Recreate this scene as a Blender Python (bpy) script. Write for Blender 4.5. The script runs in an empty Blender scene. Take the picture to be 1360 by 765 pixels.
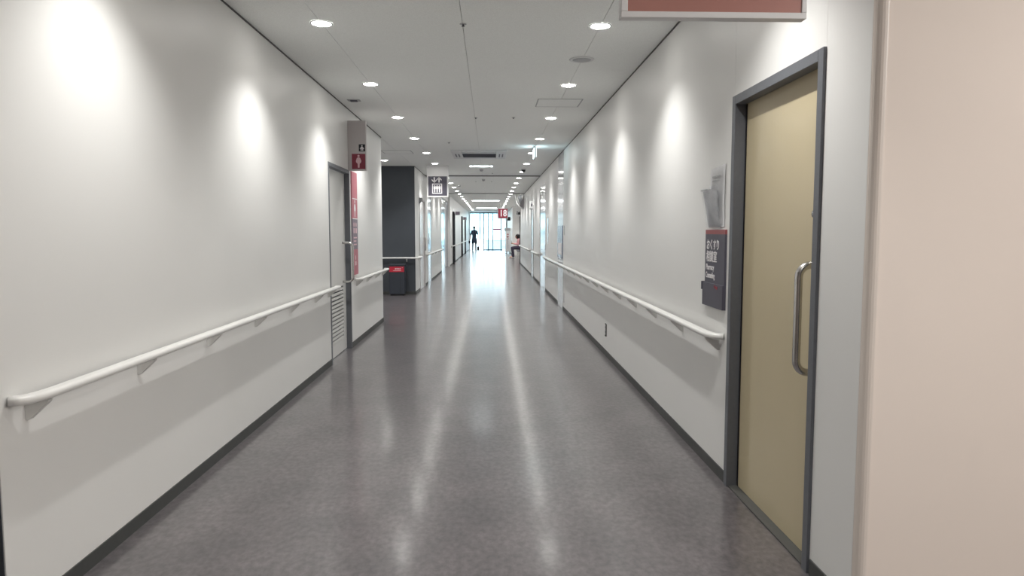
import bpy, bmesh, math, random
from mathutils import Vector, Matrix

random.seed(4)
scene = bpy.context.scene
COL = scene.collection
PI = math.pi

# ------------------------------------------------------------------ camera
EYE = 1.35
cam_d = bpy.data.cameras.new('camera')
cam = bpy.data.objects.new('camera', cam_d)
COL.objects.link(cam)
scene.camera = cam
cam_d.sensor_width = 36.0
cam_d.lens = 36.0 * 940 / 1360
cam_d.clip_start = 0.05
cam_d.clip_end = 400
cam.location = (0, 0, EYE)
cam.rotation_euler = (math.radians(90 - 4.56), 0, math.radians(-1.767))

# ------------------------------------------------------------------ world: bright hazy daylight seen only through the end glass
world = bpy.data.worlds.new('daylight')
scene.world = world
world.use_nodes = True
bg = world.node_tree.nodes['Background']
bg.inputs['Color'].default_value = (0.86, 0.95, 1.0, 1)
bg.inputs['Strength'].default_value = 3.0

# ------------------------------------------------------------------ colour management
vs = scene.view_settings
vs.view_transform = 'Standard'
vs.look = 'None'
vs.gamma = 1.0
vs.use_curve_mapping = False
vs.exposure = 1.33
LAMP_W = 29.0           # power of one downlight
LAMP_COL = (1.0, 0.985, 0.955)

# ------------------------------------------------------------------ main dimensions (metres)
XL, XR, ZC = -1.61, 1.26, 2.74      # corridor walls, ceiling
Y0 = 2.32                           # mouth of the corridor
YE = 51.5                           # glass front at its end
XF = -1.55                          # left wall beyond the pier

# ================================================================== materials
MATS = {}
def srgb(r, g, b):
    f = lambda c: (c / 255 / 12.92) if c / 255 <= 0.04045 else ((c / 255 + 0.055) / 1.055) ** 2.4
    return (f(r), f(g), f(b), 1)

def mat(name, col, rough=0.5, metal=0.0, spec=0.5, noise=None, bump=None, emit=None, coat=0.0):
    m = bpy.data.materials.new(name)
    m.use_nodes = True
    nt = m.node_tree
    b = nt.nodes['Principled BSDF']
    b.inputs['Base Color'].default_value = col
    b.inputs['Roughness'].default_value = rough
    b.inputs['Metallic'].default_value = metal
    b.inputs['Specular IOR Level'].default_value = spec
    b.inputs['Coat Weight'].default_value = coat
    b.inputs['Coat Roughness'].default_value = 0.1
    if emit:
        b.inputs['Emission Color'].default_value = emit[0]
        b.inputs['Emission Strength'].default_value = emit[1]
    tc = nt.nodes.new('ShaderNodeTexCoord')
    if noise:                       # (scale, amount)
        n = nt.nodes.new('ShaderNodeTexNoise')
        n.inputs['Scale'].default_value = noise[0]
        n.inputs['Detail'].default_value = 5
        nt.links.new(tc.outputs['Object'], n.inputs['Vector'])
        r = nt.nodes.new('ShaderNodeValToRGB')
        a = noise[1]
        r.color_ramp.elements[0].position = 0.3
        r.color_ramp.elements[1].position = 0.7
        r.color_ramp.elements[0].color = [c * (1 - a) for c in col[:3]] + [1]
        r.color_ramp.elements[1].color = [min(1, c * (1 + a)) for c in col[:3]] + [1]
        nt.links.new(n.outputs['Fac'], r.inputs['Fac'])
        nt.links.new(r.outputs['Color'], b.inputs['Base Color'])
    if bump:                        # (scale, strength, distance)
        n2 = nt.nodes.new('ShaderNodeTexNoise')
        n2.inputs['Scale'].default_value = bump[0]
        n2.inputs['Detail'].default_value = 3
        nt.links.new(tc.outputs['Object'], n2.inputs['Vector'])
        bp = nt.nodes.new('ShaderNodeBump')
        bp.inputs['Strength'].default_value = bump[1]
        bp.inputs['Distance'].default_value = bump[2]
        nt.links.new(n2.outputs['Fac'], bp.inputs['Height'])
        nt.links.new(bp.outputs['Normal'], b.inputs['Normal'])
    MATS[name] = m
    return m

def floor_mat():
    m = bpy.data.materials.new('floor_vinyl')
    m.use_nodes = True
    nt = m.node_tree
    b = nt.nodes['Principled BSDF']
    tc = nt.nodes.new('ShaderNodeTexCoord')
    def noise(scale, detail, rough, stretch=None):
        n = nt.nodes.new('ShaderNodeTexNoise')
        n.inputs['Scale'].default_value = scale
        n.inputs['Detail'].default_value = detail
        n.inputs['Roughness'].default_value = rough
        if stretch:
            mp = nt.nodes.new('ShaderNodeMapping')
            mp.inputs['Scale'].default_value = stretch
            nt.links.new(tc.outputs['Object'], mp.inputs['Vector'])
            nt.links.new(mp.outputs['Vector'], n.inputs['Vector'])
        else:
            nt.links.new(tc.outputs['Object'], n.inputs['Vector'])
        return n
    big = noise(3.2, 4, 0.6, (1, 0.8, 1))
    fine = noise(30, 3, 0.6, (1.15, 0.8, 1))
    r1 = nt.nodes.new('ShaderNodeValToRGB')
    r1.color_ramp.elements[0].position = 0.32
    r1.color_ramp.elements[1].position = 0.68
    r1.color_ramp.elements[0].color = srgb(86, 83, 85)
    r1.color_ramp.elements[1].color = srgb(103, 98, 100)
    nt.links.new(big.outputs['Fac'], r1.inputs['Fac'])
    r2 = nt.nodes.new('ShaderNodeValToRGB')
    r2.color_ramp.elements[0].position = 0.34
    r2.color_ramp.elements[1].position = 0.66
    r2.color_ramp.elements[0].color = (0.70, 0.70, 0.705, 1)
    r2.color_ramp.elements[1].color = (1.30, 1.295, 1.295, 1)
    nt.links.new(fine.outputs['Fac'], r2.inputs['Fac'])
    mx = nt.nodes.new('ShaderNodeMixRGB')
    mx.blend_type = 'MULTIPLY'
    mx.inputs['Fac'].default_value = 0.85
    nt.links.new(r1.outputs['Color'], mx.inputs['Color1'])
    nt.links.new(r2.outputs['Color'], mx.inputs['Color2'])
    nt.links.new(mx.outputs['Color'], b.inputs['Base Color'])
    b.inputs['Roughness'].default_value = 0.29
    b.inputs['Coat Weight'].default_value = 0.62
    b.inputs['Coat Roughness'].default_value = 0.15
    b.inputs['Specular IOR Level'].default_value = 0.5
    MATS['floor'] = m

def glass_mat(name, tint, fac, rough=0.02):
    m = bpy.data.materials.new(name)
    m.use_nodes = True
    nt = m.node_tree
    nt.nodes.remove(nt.nodes['Principled BSDF'])
    out = [n for n in nt.nodes if n.type == 'OUTPUT_MATERIAL'][0]
    t = nt.nodes.new('ShaderNodeBsdfTransparent')
    t.inputs['Color'].default_value = tint
    g = nt.nodes.new('ShaderNodeBsdfGlossy')
    g.inputs['Roughness'].default_value = rough
    mx = nt.nodes.new('ShaderNodeMixShader')
    mx.inputs['Fac'].default_value = fac
    nt.links.new(t.outputs[0], mx.inputs[1])
    nt.links.new(g.outputs[0], mx.inputs[2])
    nt.links.new(mx.outputs[0], out.inputs['Surface'])
    MATS[name] = m

floor_mat()
glass_mat('glass', (0.93, 0.98, 1.0, 1), 0.07)
glass_mat('vinyl', (0.96, 0.97, 0.98, 1), 0.12, 0.15)
mat('wall', (0.785, 0.785, 0.77, 1), 0.42, spec=0.4, noise=(1.3, 0.012), bump=(700, 0.03, 0.001))
mat('wall_gap', (0.10, 0.10, 0.10, 1), 0.8)
mat('ceiling', (0.905, 0.925, 0.905, 1), 0.9, spec=0.2, noise=(190, 0.07), bump=(240, 0.35, 0.002))
mat('ceiling_slab', (0.22, 0.22, 0.22, 1), 0.9)
mat('lobby_wall', srgb(228, 217, 208), 0.6, spec=0.25, noise=(2, 0.012), bump=(500, 0.04, 0.001))
mat('corner_guard', srgb(222, 212, 203), 0.35)
mat('base', srgb(66, 68, 67), 0.5, noise=(40, 0.06))
mat('gap_trim', srgb(78, 78, 76), 0.6)
mat('frame', srgb(104, 107, 113), 0.38, metal=0.1, noise=(60, 0.04))
mat('tan_door', srgb(197, 184, 153), 0.2, spec=0.5, noise=(3, 0.015))
mat('grey_door', (0.70, 0.70, 0.68, 1), 0.35, noise=(2.5, 0.012))
mat('white_door', (0.76, 0.76, 0.76, 1), 0.22, noise=(2.5, 0.01))
mat('gloss_door', (0.72, 0.75, 0.79, 1), 0.12, metal=0.55, noise=(2.5, 0.02))
mat('steel', (0.60, 0.59, 0.58, 1), 0.27, metal=1.0, noise=(30, 0.05))
mat('rail', (0.80, 0.80, 0.78, 1), 0.28, noise=(20, 0.01))
mat('bracket', (0.66, 0.66, 0.64, 1), 0.4, noise=(20, 0.02))
mat('dark_wall', srgb(66, 71, 78), 0.5, noise=(4, 0.05), bump=(300, 0.05, 0.001))
mat('sign_dark', srgb(82, 80, 92), 0.4, noise=(30, 0.04))
mat('sign_white', (0.78, 0.78, 0.78, 1), 0.35, noise=(10, 0.01))
mat('sign_body', srgb(196, 190, 190), 0.4, noise=(10, 0.012))
mat('sign_red', srgb(134, 48, 66), 0.45, noise=(20, 0.04))
mat('sign_rose', srgb(188, 112, 124), 0.45, noise=(20, 0.04))
mat('sign_slate', srgb(128, 116, 128), 0.45, noise=(20, 0.04))
mat('sign_brown', srgb(174, 118, 107), 0.4, noise=(14, 0.03))
mat('board_glass', srgb(132, 138, 160), 0.14, metal=0.3, noise=(3, 0.05))
mat('stripe_red', srgb(150, 82, 84), 0.45, noise=(20, 0.03))
mat('print_white', (0.82, 0.80, 0.81, 1), 0.45)
mat('print_pink', srgb(226, 190, 196), 0.45)
mat('print_dark', srgb(30, 30, 38), 0.5)
mat('red_dot', srgb(150, 30, 50), 0.4)
mat('paper', (0.86, 0.86, 0.87, 1), 0.7, noise=(25, 0.03))
mat('black', srgb(22, 22, 26), 0.45, noise=(30, 0.1))
mat('jamb', srgb(34, 35, 42), 0.45, noise=(30, 0.06))
mat('bin', srgb(52, 57, 66), 0.45, noise=(12, 0.06))
mat('bin_red', srgb(190, 40, 62), 0.4, noise=(20, 0.03))
mat('plastic', (0.70, 0.71, 0.71, 1), 0.4, noise=(12, 0.012))
mat('plastic_grey', (0.42, 0.43, 0.44, 1), 0.5, noise=(12, 0.04))
mat('grille', srgb(88, 90, 98), 0.55, noise=(40, 0.06))
mat('mirror', (0.70, 0.71, 0.71, 1), 0.08, metal=1.0)
mat('lens', (1, 1, 1, 1), 0.5, emit=((1.0, 0.97, 0.92, 1), 24.0))
mat('lit_red', srgb(134, 48, 66), 0.45, emit=(srgb(150, 50, 66), 0.25))
mat('lit_white', (0.8, 0.8, 0.8, 1), 0.45, emit=((1, 0.9, 0.92, 1), 0.22))
mat('tube', (1, 1, 1, 1), 0.5, emit=((0.88, 0.97, 1.0, 1), 4.0))
mat('exit_face', (0.6, 0.8, 0.75, 1), 0.4, emit=((0.70, 0.93, 1.0, 1), 2.2))
mat('exit_green', srgb(0, 130, 80), 0.4, emit=((0.0, 0.35, 0.18, 1), 1.0))
mat('mullion', srgb(74, 92, 104), 0.4, metal=0.3, noise=(20, 0.04))
mat('sill', srgb(28, 44, 60), 0.4, noise=(20, 0.05))
mat('outer_ground', (0.55, 0.58, 0.58, 1), 0.8, noise=(3, 0.08))
mat('outer_wall', srgb(168, 208, 224), 0.8, noise=(6, 0.05))
mat('outer_house', srgb(205, 226, 228), 0.8, noise=(6, 0.03))
mat('outer_pane', srgb(150, 196, 204), 0.3, noise=(6, 0.05))
mat('skin', srgb(196, 150, 128), 0.55, noise=(30, 0.05))
mat('hair', srgb(24, 21, 24), 0.5, noise=(80, 0.25))
mat('shirt_blue', srgb(72, 84, 104), 0.8, noise=(30, 0.12))
mat('shorts_dark', srgb(54, 66, 84), 0.8, noise=(30, 0.12))
mat('trousers_pale', srgb(178, 190, 200), 0.8, noise=(30, 0.06))
mat('pink_top', srgb(212, 156, 160), 0.8, noise=(30, 0.08))
mat('patterned', srgb(72, 66, 84), 0.85, noise=(45, 0.75))
mat('shoe_white', (0.75, 0.74, 0.76, 1), 0.6, noise=(30, 0.04))
mat('bench_seat', srgb(96, 92, 104), 0.6, noise=(20, 0.08))

def sticker_mat():
    m = bpy.data.materials.new('magenta_film')
    m.use_nodes = True
    nt = m.node_tree
    nt.nodes.remove(nt.nodes['Principled BSDF'])
    out = [n for n in nt.nodes if n.type == 'OUTPUT_MATERIAL'][0]
    d = nt.nodes.new('ShaderNodeBsdfDiffuse')
    d.inputs['Color'].default_value = srgb(150, 10, 90)
    t = nt.nodes.new('ShaderNodeBsdfTranslucent')
    t.inputs['Color'].default_value = srgb(120, 0, 66)
    mx = nt.nodes.new('ShaderNodeMixShader')
    mx.inputs['Fac'].default_value = 0.5
    nt.links.new(d.outputs[0], mx.inputs[1])
    nt.links.new(t.outputs[0], mx.inputs[2])
    nt.links.new(mx.outputs[0], out.inputs['Surface'])
    MATS['magenta'] = m
sticker_mat()

def paper_mat():
    m = bpy.data.materials.new('thin_paper')
    m.use_nodes = True
    nt = m.node_tree
    nt.nodes.remove(nt.nodes['Principled BSDF'])
    out = [n for n in nt.nodes if n.type == 'OUTPUT_MATERIAL'][0]
    d = nt.nodes.new('ShaderNodeBsdfDiffuse')
    t = nt.nodes.new('ShaderNodeBsdfTranslucent')
    for n in (d, t):
        n.inputs['Color'].default_value = (0.90, 0.90, 0.91, 1)
    mx = nt.nodes.new('ShaderNodeMixShader')
    mx.inputs['Fac'].default_value = 0.45
    nt.links.new(d.outputs[0], mx.inputs[1])
    nt.links.new(t.outputs[0], mx.inputs[2])
    nt.links.new(mx.outputs[0], out.inputs['Surface'])
    MATS['thin_paper'] = m
paper_mat()

# ================================================================== helpers
def wloc(o):
    v = Vector((0, 0, 0))
    while o:
        v += o.location
        o = o.parent
    return v

def obj(name, bm, m, parent=None, smooth=False, bevel=0.0, at=None):
    """links the bmesh (written in world coordinates) as ONE mesh object"""
    base = wloc(parent) if parent else Vector(at or (0, 0, 0))
    if base.length:
        bmesh.ops.translate(bm, verts=bm.verts, vec=-base)
    bmesh.ops.recalc_face_normals(bm, faces=bm.faces)
    me = bpy.data.meshes.new(name)
    bm.to_mesh(me)
    bm.free()
    if smooth:
        for p in me.polygons:
            p.use_smooth = True
    ms = m if isinstance(m, (list, tuple)) else [m]
    for k in ms:
        me.materials.append(MATS[k])
    o = bpy.data.objects.new(name, me)
    COL.objects.link(o)
    if parent:
        o.parent = parent
    else:
        o.location = base
    if bevel:
        b = o.modifiers.new('bevel', 'BEVEL')
        b.width = bevel
        b.segments = 2
        b.limit_method = 'ANGLE'
    return o

def thing(name, loc, label, cat, group=None):
    o = bpy.data.objects.new(name, None)
    o.empty_display_size = 0.1
    COL.objects.link(o)
    o.location = loc
    return tag(o, label, cat, group)

def tag(o, label, cat, group=None):
    o['label'] = label
    o['category'] = cat
    if group:
        o['group'] = group
    return o

def struct(o, label=None, cat=None):
    o['kind'] = 'structure'
    if label:
        o['label'] = label
    if cat:
        o['category'] = cat
    return o

def sempty(name, loc, label=None, cat=None):
    o = bpy.data.objects.new(name, None)
    o.empty_display_size = 0.1
    COL.objects.link(o)
    o.location = loc
    return struct(o, label, cat)

def box(bm, x0, x1, y0, y1, z0, z1):
    vs_ = [bm.verts.new(p) for p in ((x0, y0, z0), (x1, y0, z0), (x1, y1, z0), (x0, y1, z0),
                                     (x0, y0, z1), (x1, y0, z1), (x1, y1, z1), (x0, y1, z1))]
    for f in ((0, 3, 2, 1), (4, 5, 6, 7), (0, 1, 5, 4), (1, 2, 6, 5), (2, 3, 7, 6), (3, 0, 4, 7)):
        bm.faces.new([vs_[i] for i in f])
    return bm

def B(*a):
    bm = bmesh.new()
    for q in (a if isinstance(a[0], (tuple, list)) else (a,)):
        box(bm, *q)
    return bm

def lathe(prof, c=(0, 0, 0), seg=24, bm=None):
    """profile [(r, z)] spun about the vertical through c"""
    bm = bm or bmesh.new()
    rings = []
    for r, z in prof:
        if r < 1e-6:
            rings.append([bm.verts.new((c[0], c[1], c[2] + z))])
        else:
            rings.append([bm.verts.new((c[0] + r * math.cos(2 * PI * i / seg), c[1] + r * math.sin(2 * PI * i / seg), c[2] + z)) for i in range(seg)])
    for a, b in zip(rings, rings[1:]):
        for i in range(seg):
            j = (i + 1) % seg
            if len(a) == 1 and len(b) == 1:
                continue
            if len(a) == 1:
                bm.faces.new((a[0], b[i], b[j]))
            elif len(b) == 1:
                bm.faces.new((a[i], b[0], a[j]))
            else:
                bm.faces.new((a[i], b[i], b[j], a[j]))
    return bm

def sweep(path, prof, up=Vector((0, 0, 1)), bm=None):
    """prof: [(side, up)] swept along path with mitred joints, capped ends"""
    bm = bm or bmesh.new()
    P = [Vector(p) for p in path]
    rings = []
    for i, p in enumerate(P):
        d0 = (P[i] - P[i - 1]).normalized() if i else None
        d1 = (P[i + 1] - P[i]).normalized() if i < len(P) - 1 else None
        t = ((d0 or d1) + (d1 or d0)).normalized()
        s = t.cross(up)
        if s.length < 1e-5:
            s = Vector((1, 0, 0))
        s.normalize()
        u = s.cross(t).normalized()
        k = 1.0
        if d0 is not None and d1 is not None:
            c = max(0.35, math.cos(d0.angle(d1) / 2))
            k = 1 / c
        rings.append([bm.verts.new(p + s * a * k + u * b) for a, b in prof])
    n = len(prof)
    for a, b in zip(rings, rings[1:]):
        for i in range(n):
            j = (i + 1) % n
            bm.faces.new((a[i], a[j], b[j], b[i]))
    bm.faces.new(rings[0][::-1])
    bm.faces.new(rings[-1])
    return bm

def circ(r, n=12):
    return [(r * math.cos(2 * PI * i / n), r * math.sin(2 * PI * i / n)) for i in range(n)]

def oval(w, h, n=16, e=2.6):
    out = []
    for i in range(n):
        a = 2 * PI * i / n
        c, s = math.cos(a), math.sin(a)
        out.append((w / 2 * math.copysign(abs(c) ** (2 / e), c), h / 2 * math.copysign(abs(s) ** (2 / e), s)))
    return out

def arc(c, r, a0, a1, n, ax, ay):
    c = Vector(c); ax = Vector(ax); ay = Vector(ay)
    return [c + ax * (r * math.cos(a0 + (a1 - a0) * i / n)) + ay * (r * math.sin(a0 + (a1 - a0) * i / n)) for i in range(n + 1)]

def plate(polys, org, right, up, th=0.002, bm=None):
    """flat printed shapes with a little thickness: polys in 2-D"""
    bm = bm or bmesh.new()
    org = Vector(org); right = Vector(right); up = Vector(up)
    nrm = right.cross(up)
    for poly in polys:
        a = [bm.verts.new(org + right * x + up * y) for x, y in poly]
        b = [bm.verts.new(org + right * x + up * y + nrm * th) for x, y in poly]
        bm.faces.new(b)
        bm.faces.new(a[::-1])
        n = len(poly)
        for i in range(n):
            j = (i + 1) % n
            bm.faces.new((a[i], a[j], b[j], b[i]))
    return bm

def rect(x0, x1, y0, y1):
    return [(x0, y0), (x1, y0), (x1, y1), (x0, y1)]

def disc2(cx, cy, r, n=14, ry=None):
    ry = ry or r
    return [(cx + r * math.cos(2 * PI * i / n), cy + ry * math.sin(2 * PI * i / n)) for i in range(n)]

def text(name, body, size, org, right, up, m, parent, align='CENTER', sx=1.0, bold=0.0, th=0.0012):
    c = bpy.data.curves.new('lettering', 'FONT')
    c.body = body
    c.size = size
    c.align_x = align
    c.align_y = 'CENTER'
    c.offset = bold
    c.extrude = th / 2
    c.resolution_u = 3
    t = bpy.data.objects.new('lettering', c)
    COL.objects.link(t)
    dg = bpy.context.evaluated_depsgraph_get()
    me = bpy.data.meshes.new_from_object(t.evaluated_get(dg))
    bpy.data.objects.remove(t)
    R = Vector(right); U = Vector(up); N = R.cross(U)
    base = wloc(parent)
    for v in me.vertices:
        x, y, z = v.co
        v.co = Vector(org) + R * (x * sx) + U * y + N * (z + th / 2) - base
    me.materials.clear()
    me.materials.append(MATS[m])
    o = bpy.data.objects.new(name, me)
    COL.objects.link(o)
    o.parent = parent
    return o

def copy_tree(o, loc, parent=None):
    c = o.copy()
    COL.objects.link(c)
    c.parent = parent
    c.location = loc
    for ch in o.children:
        copy_tree(ch, ch.location.copy(), c)
    return c

RX, LXr = (0, -1, 0), (0, 1, 0)     # reading direction on the right / left wall
UP = (0, 0, 1)

# ================================================================== the setting
struct(obj('floor', B(-6, 6, -5.2, YE + 0.15, -0.12, 0), 'floor'))
ceiling = struct(obj('ceiling', B(-6, 6, -5.2, YE + 0.15, ZC + 0.014, ZC + 0.16), 'ceiling_slab'))

# ceiling boards: long joints under the lamp rows and along the middle
XJ = [XL - 0.01, -1.125, -0.1825, 0.75, XR + 0.012]
STEP = 1.955
LY0 = 4.90
yb = [Y0 + 0.02 + i * STEP for i in range(26)]
yb = [y for y in yb if y < YE - 0.8] + [YE]
shared = {}
for ci in range(4):
    for ri in range(len(yb) - 1):
        x0, x1, y0, y1 = XJ[ci] + 0.0016, XJ[ci + 1] - 0.0016, yb[ri] + 0.0006, yb[ri + 1] - 0.0006
        if y0 > 27.4 and ci == 0:
            x0 = XF - 0.01
        key = (ci, round(y1 - y0, 4), round(x0, 4))
        if key not in shared:
            o = obj('ceiling_board', B(x0, x1, y0, y1, ZC, ZC + 0.0139), 'ceiling', ceiling)
            shared[key] = (o, y0)
        else:
            s, sy = shared[key]
            o = s.copy()
            COL.objects.link(o)
            o.parent = ceiling
            o.location.y = y0 - sy
# lobby, side hall and waiting-bay ceilings
for q in ((-4.0, XL - 0.0116, 10.65, 15.28), (XR + 0.0136, 2.1, 29.6, 40.0)):
    obj('ceiling_board', B(q[0], q[1], q[2], q[3], ZC, ZC + 0.0139), 'ceiling', ceiling)
for i in range(4):
    for j in range(3):
        obj('ceiling_board', B(-5.2 + i * 2.6, -5.202 + (i + 1) * 2.6, -4.9 + j * 2.41, -4.902 + (j + 1) * 2.41, ZC, ZC + 0.0139), 'ceiling', ceiling)

# ---- left wall
T = 0.15
DL0, DL1, DLH = 7.16, 8.22, 2.045       # restroom door opening
wl = struct(obj('wall_left', B((XL - T, XL, Y0, DL0, 0, ZC), (XL - T, XL, DL0, DL1, DLH, ZC), (XL - T, XL, DL1, 10.65, 0, ZC)), 'wall'))
struct(obj('wall_left_return', B(-4.1, XL - T, 10.5, 10.65, 0, ZC), 'wall'))
struct(obj('wall_left_hall_side', B(-4.15, -4.0, 10.5, 15.5, 0, ZC), 'wall'))
dw = struct(obj('wall_left_dark', B(-4.0, XL - 0.001, 15.28, 15.32, 0, ZC), 'dark_wall'))
struct(obj('wall_left_hall_back', B(-4.0, XL - T, 15.32, 15.5, 0, ZC), 'wall'))
D3a, D3b = 16.25, 17.55                 # white door just past the side hall
E1a, E1b = 18.42, 19.42                 # first glossy lift door
E2a, E2b = 23.6, 27.45                  # second, set back
struct(obj('wall_left_lift', B((XL - T, XL, 15.32, D3a, 0, ZC), (XL - T, XL, D3a, D3b, 2.1, ZC), (XL - T, XL, D3b, E1a, 0, ZC),
                               (XL - T, XL, E1a, E1b, 2.5, ZC), (XL - T, XL, E1b, E2a, 0, ZC), (XL - T, XL, E2a, E2b, 2.5, ZC),
                               (XL - T - 0.15, XL - T, E2a - 0.1, E2b, 0, ZC)), 'wall'))
FD = [(29.4, 31.2), (38.2, 40.0), (43.4, 45.2)]
bxs = [(XF - 0.35, XF, E2b, FD[0][0], 0, ZC)]
for i, (a, b) in enumerate(FD):
    bxs.append((XF - 0.35, XF, a, b, 2.17, ZC))
    bxs.append((XF - 0.35, XF, b, FD[i + 1][0] if i < 2 else YE + 0.1, 0, ZC))
struct(obj('wall_left_far', B(*bxs), 'wall'))

# ---- right wall: core with facing panels
DR0, DR1, DRH = 2.67, 3.67, 2.04
struct_r = struct(obj('wall_right', B((XR + 0.012, XR + 0.4, Y0 + 0.03, DR0, 0, ZC), (XR + 0.012, XR + 0.4, DR0, DR1, DRH, ZC),
                                      (XR + 0.012, XR + 0.4, DR1, 16.1, 0, ZC), (XR + 0.012, XR + 0.4, 16.1, 17.95, 2.45, ZC), (XR + 0.012, XR + 0.4, 17.95, 29.6, 0, ZC),
                                      (XR + 0.012, XR + 0.4, 40.0, YE + 0.1, 0, ZC)), 'wall'))
g = 0.0012
for (a, b, z0, z1, m) in ((Y0 + 0.03, DR0 + g, 0, ZC, 'wall'), (DR0, DR1, DRH + 0.0, ZC, 'wall'), (DR1, 12.2, 0, ZC, 'wall'), (13.16, 16.1, 0, ZC, 'wall'),
                          (16.1, 17.95, 2.45, ZC, 'wall'), (17.95, 20.6, 0, ZC, 'wall'), (20.6, 21.7, 2.12, ZC, 'wall'), (21.7, 25.7, 0, ZC, 'wall'), (25.7, 29.6, 0, ZC, 'wall'),
                          (40.0, 45.8, 0, ZC, 'wall'), (45.8, YE + 0.1, 0, ZC, 'wall')):
    obj('wall_panel', B(XR, XR + 0.0121, a + g, b - g, z0 + (g if z0 else 0), z1), m, struct_r)
# waiting bay beyond
struct(obj('wall_right_bay', B((2.1, 2.25, 29.6, 40.0, 0, ZC), (XR + 0.4, 2.1, 29.45, 29.6, 0, ZC), (XR + 0.4, 2.1, 40.0, 40.15, 0, ZC)), 'wall'))
# ---- lobby round the camera
struct(obj('wall_lobby_right', B(XR + 0.034, 5.3, Y0 + 0.0, Y0 + 0.03, 0, ZC), 'lobby_wall'))
struct(obj('wall_lobby_left', B(-5.3, XL - 0.004, Y0 - 0.004, Y0 + 0.03, 0, ZC), 'dark_wall'))
struct(obj('wall_lobby_back', B(-5.3, 5.3, -5.1, -4.95, 0, ZC), 'lobby_wall'))
struct(obj('wall_lobby_side_a', B(-5.35, -5.2, -5.0, Y0 + 0.1, 0, ZC), 'lobby_wall'))
struct(obj('wall_lobby_side_b', B(5.2, 5.35, -5.0, Y0 + 0.1, 0, ZC), 'lobby_wall'))
# rounded corner guard where the right wall turns
bm = bmesh.new()
pts = [(XR + 0.0, Y0 + 0.03)] + [(XR + 0.03 - 0.03 * math.cos(a), Y0 + 0.03 - 0.034 * math.sin(a)) for a in [PI / 2 * i / 6 for i in range(7)]][1:] + [(XR + 0.034, Y0 - 0.004), (XR + 0.034, Y0 + 0.03)]
lo = [bm.verts.new((x, y, 0)) for x, y in pts]
hi = [bm.verts.new((x, y, ZC)) for x, y in pts]
for i in range(len(pts)):
    j = (i + 1) % len(pts)
    bm.faces.new((lo[i], lo[j], hi[j], hi[i]))
bm.faces.new(lo[::-1]); bm.faces.new(hi)
struct(obj('trim_1', bm, 'corner_guard'), 'pale rounded corner guard where the corridor meets the beige wall', 'corner guard')

# ---- dark shadow-gap trims along the ceiling
def strip(name, segs, m):
    return struct(obj(name, B(*segs), m))
strip('trim_2', [(XL - 0.001, XL + 0.006, Y0, 10.65, ZC - 0.010, ZC - 0.0005), (XL - 0.001, XL + 0.006, 15.3, 27.4, ZC - 0.010, ZC - 0.0005)], 'gap_trim')
strip('trim_3', [(XR - 0.006, XR + 0.001, Y0 + 0.03, 29.6, ZC - 0.010, ZC - 0.0005), (XR - 0.006, XR + 0.001, 40, YE, ZC - 0.010, ZC - 0.0005)], 'gap_trim')
strip('trim_4', [(XL + 0.001, XR - 0.007, 17.75, 17.95, ZC - 0.012, ZC - 0.0005)], 'gap_trim')
strip('trim_5', [(XL + 0.001, XR - 0.007, 26.0, 26.2, ZC - 0.012, ZC - 0.0005)], 'gap_trim')

# ---- baseboards
BH, BT = 0.062, 0.006
strip('baseboard_left', [(XL - 0.001, XL + BT, a, b, 0, BH) for a, b in ((Y0, DL0 - 0.01), (DL1 + 0.01, 10.65), (15.28, D3a - 0.03), (D3b + 0.03, E1a - 0.02), (E1b + 0.02, E2a - 0.02))]
      + [(XF - 0.001, XF + BT, a, b, 0, BH) for a, b in ((E2b, 29.36), (31.24, 38.16), (40.04, 43.36), (45.24, YE))], 'base')
strip('baseboard_right', [(XR - BT, XR + 0.001, a, b, 0, BH) for a, b in ((Y0 + 0.03, DR0 - 0.01), (DR1 + 0.01, 12.2), (13.16, 16.08), (17.97, 20.57), (21.73, 29.6), (40, YE))], 'base')
strip('baseboard_hall', [(-4.0, XL - 0.002, 15.272, 15.281, 0, BH)], 'base')
strip('baseboard_lobby', [(XR + 0.036, 5.2, Y0 - 0.006, Y0 + 0.001, 0, BH)], 'base')

# ================================================================== doors
# ---- tan sliding door in the right wall
d1 = sempty('door_1', (XR, (DR0 + DR1) / 2, 0), 'tan sliding door with dark grey frame and steel pull handle', 'door')
FW = 0.045
obj('frame', B((XR - 0.012, XR + 0.045, DR0, DR0 + FW, 0, DRH), (XR - 0.012, XR + 0.045, DR1 - FW, DR1, 0, DRH), (XR - 0.012, XR + 0.045, DR0 + FW, DR1 - FW, DRH - FW, DRH)), 'frame', d1, bevel=0.002)
obj('leaf', B(XR + 0.048, XR + 0.088, DR0 + 0.005, DR1 - 0.005, 0.008, DRH - 0.01), 'tan_door', d1)
obj('seal', B((XR + 0.045, XR + 0.0475, DR1 - FW - 0.012, DR1 - FW, 0.004, DRH - FW)), 'black', d1)
obj('floor_gap', B(XR - 0.002, XR + 0.05, DR0 + FW, DR1 - FW, 0.0005, 0.007), 'gap_trim', d1)
lx = XR + 0.048
hx, hy, hz0, hz1, hr = XR - 0.012, 2.822, 0.775, 1.215, 0.048
path = [Vector((lx, hy, hz1))] + arc((hx + hr, hy, hz1 - hr), hr, PI / 2, PI, 6, (1, 0, 0), (0, 0, 1)) + arc((hx + hr, hy, hz0 + hr), hr, PI, 1.5 * PI, 6, (1, 0, 0), (0, 0, 1)) + [Vector((lx, hy, hz0))]
hd = obj('handle', sweep(path, circ(0.0155, 14), up=Vector((0, 1, 0))), 'steel', d1, smooth=True)
lk = lathe([(0, 0.02), (0.014, 0.02), (0.016, 0.016), (0.016, 0)], seg=16)
bmesh.ops.rotate(lk, verts=lk.verts, cent=(0, 0, 0), matrix=Matrix.Rotation(-PI / 2, 3, 'Y'))
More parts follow.
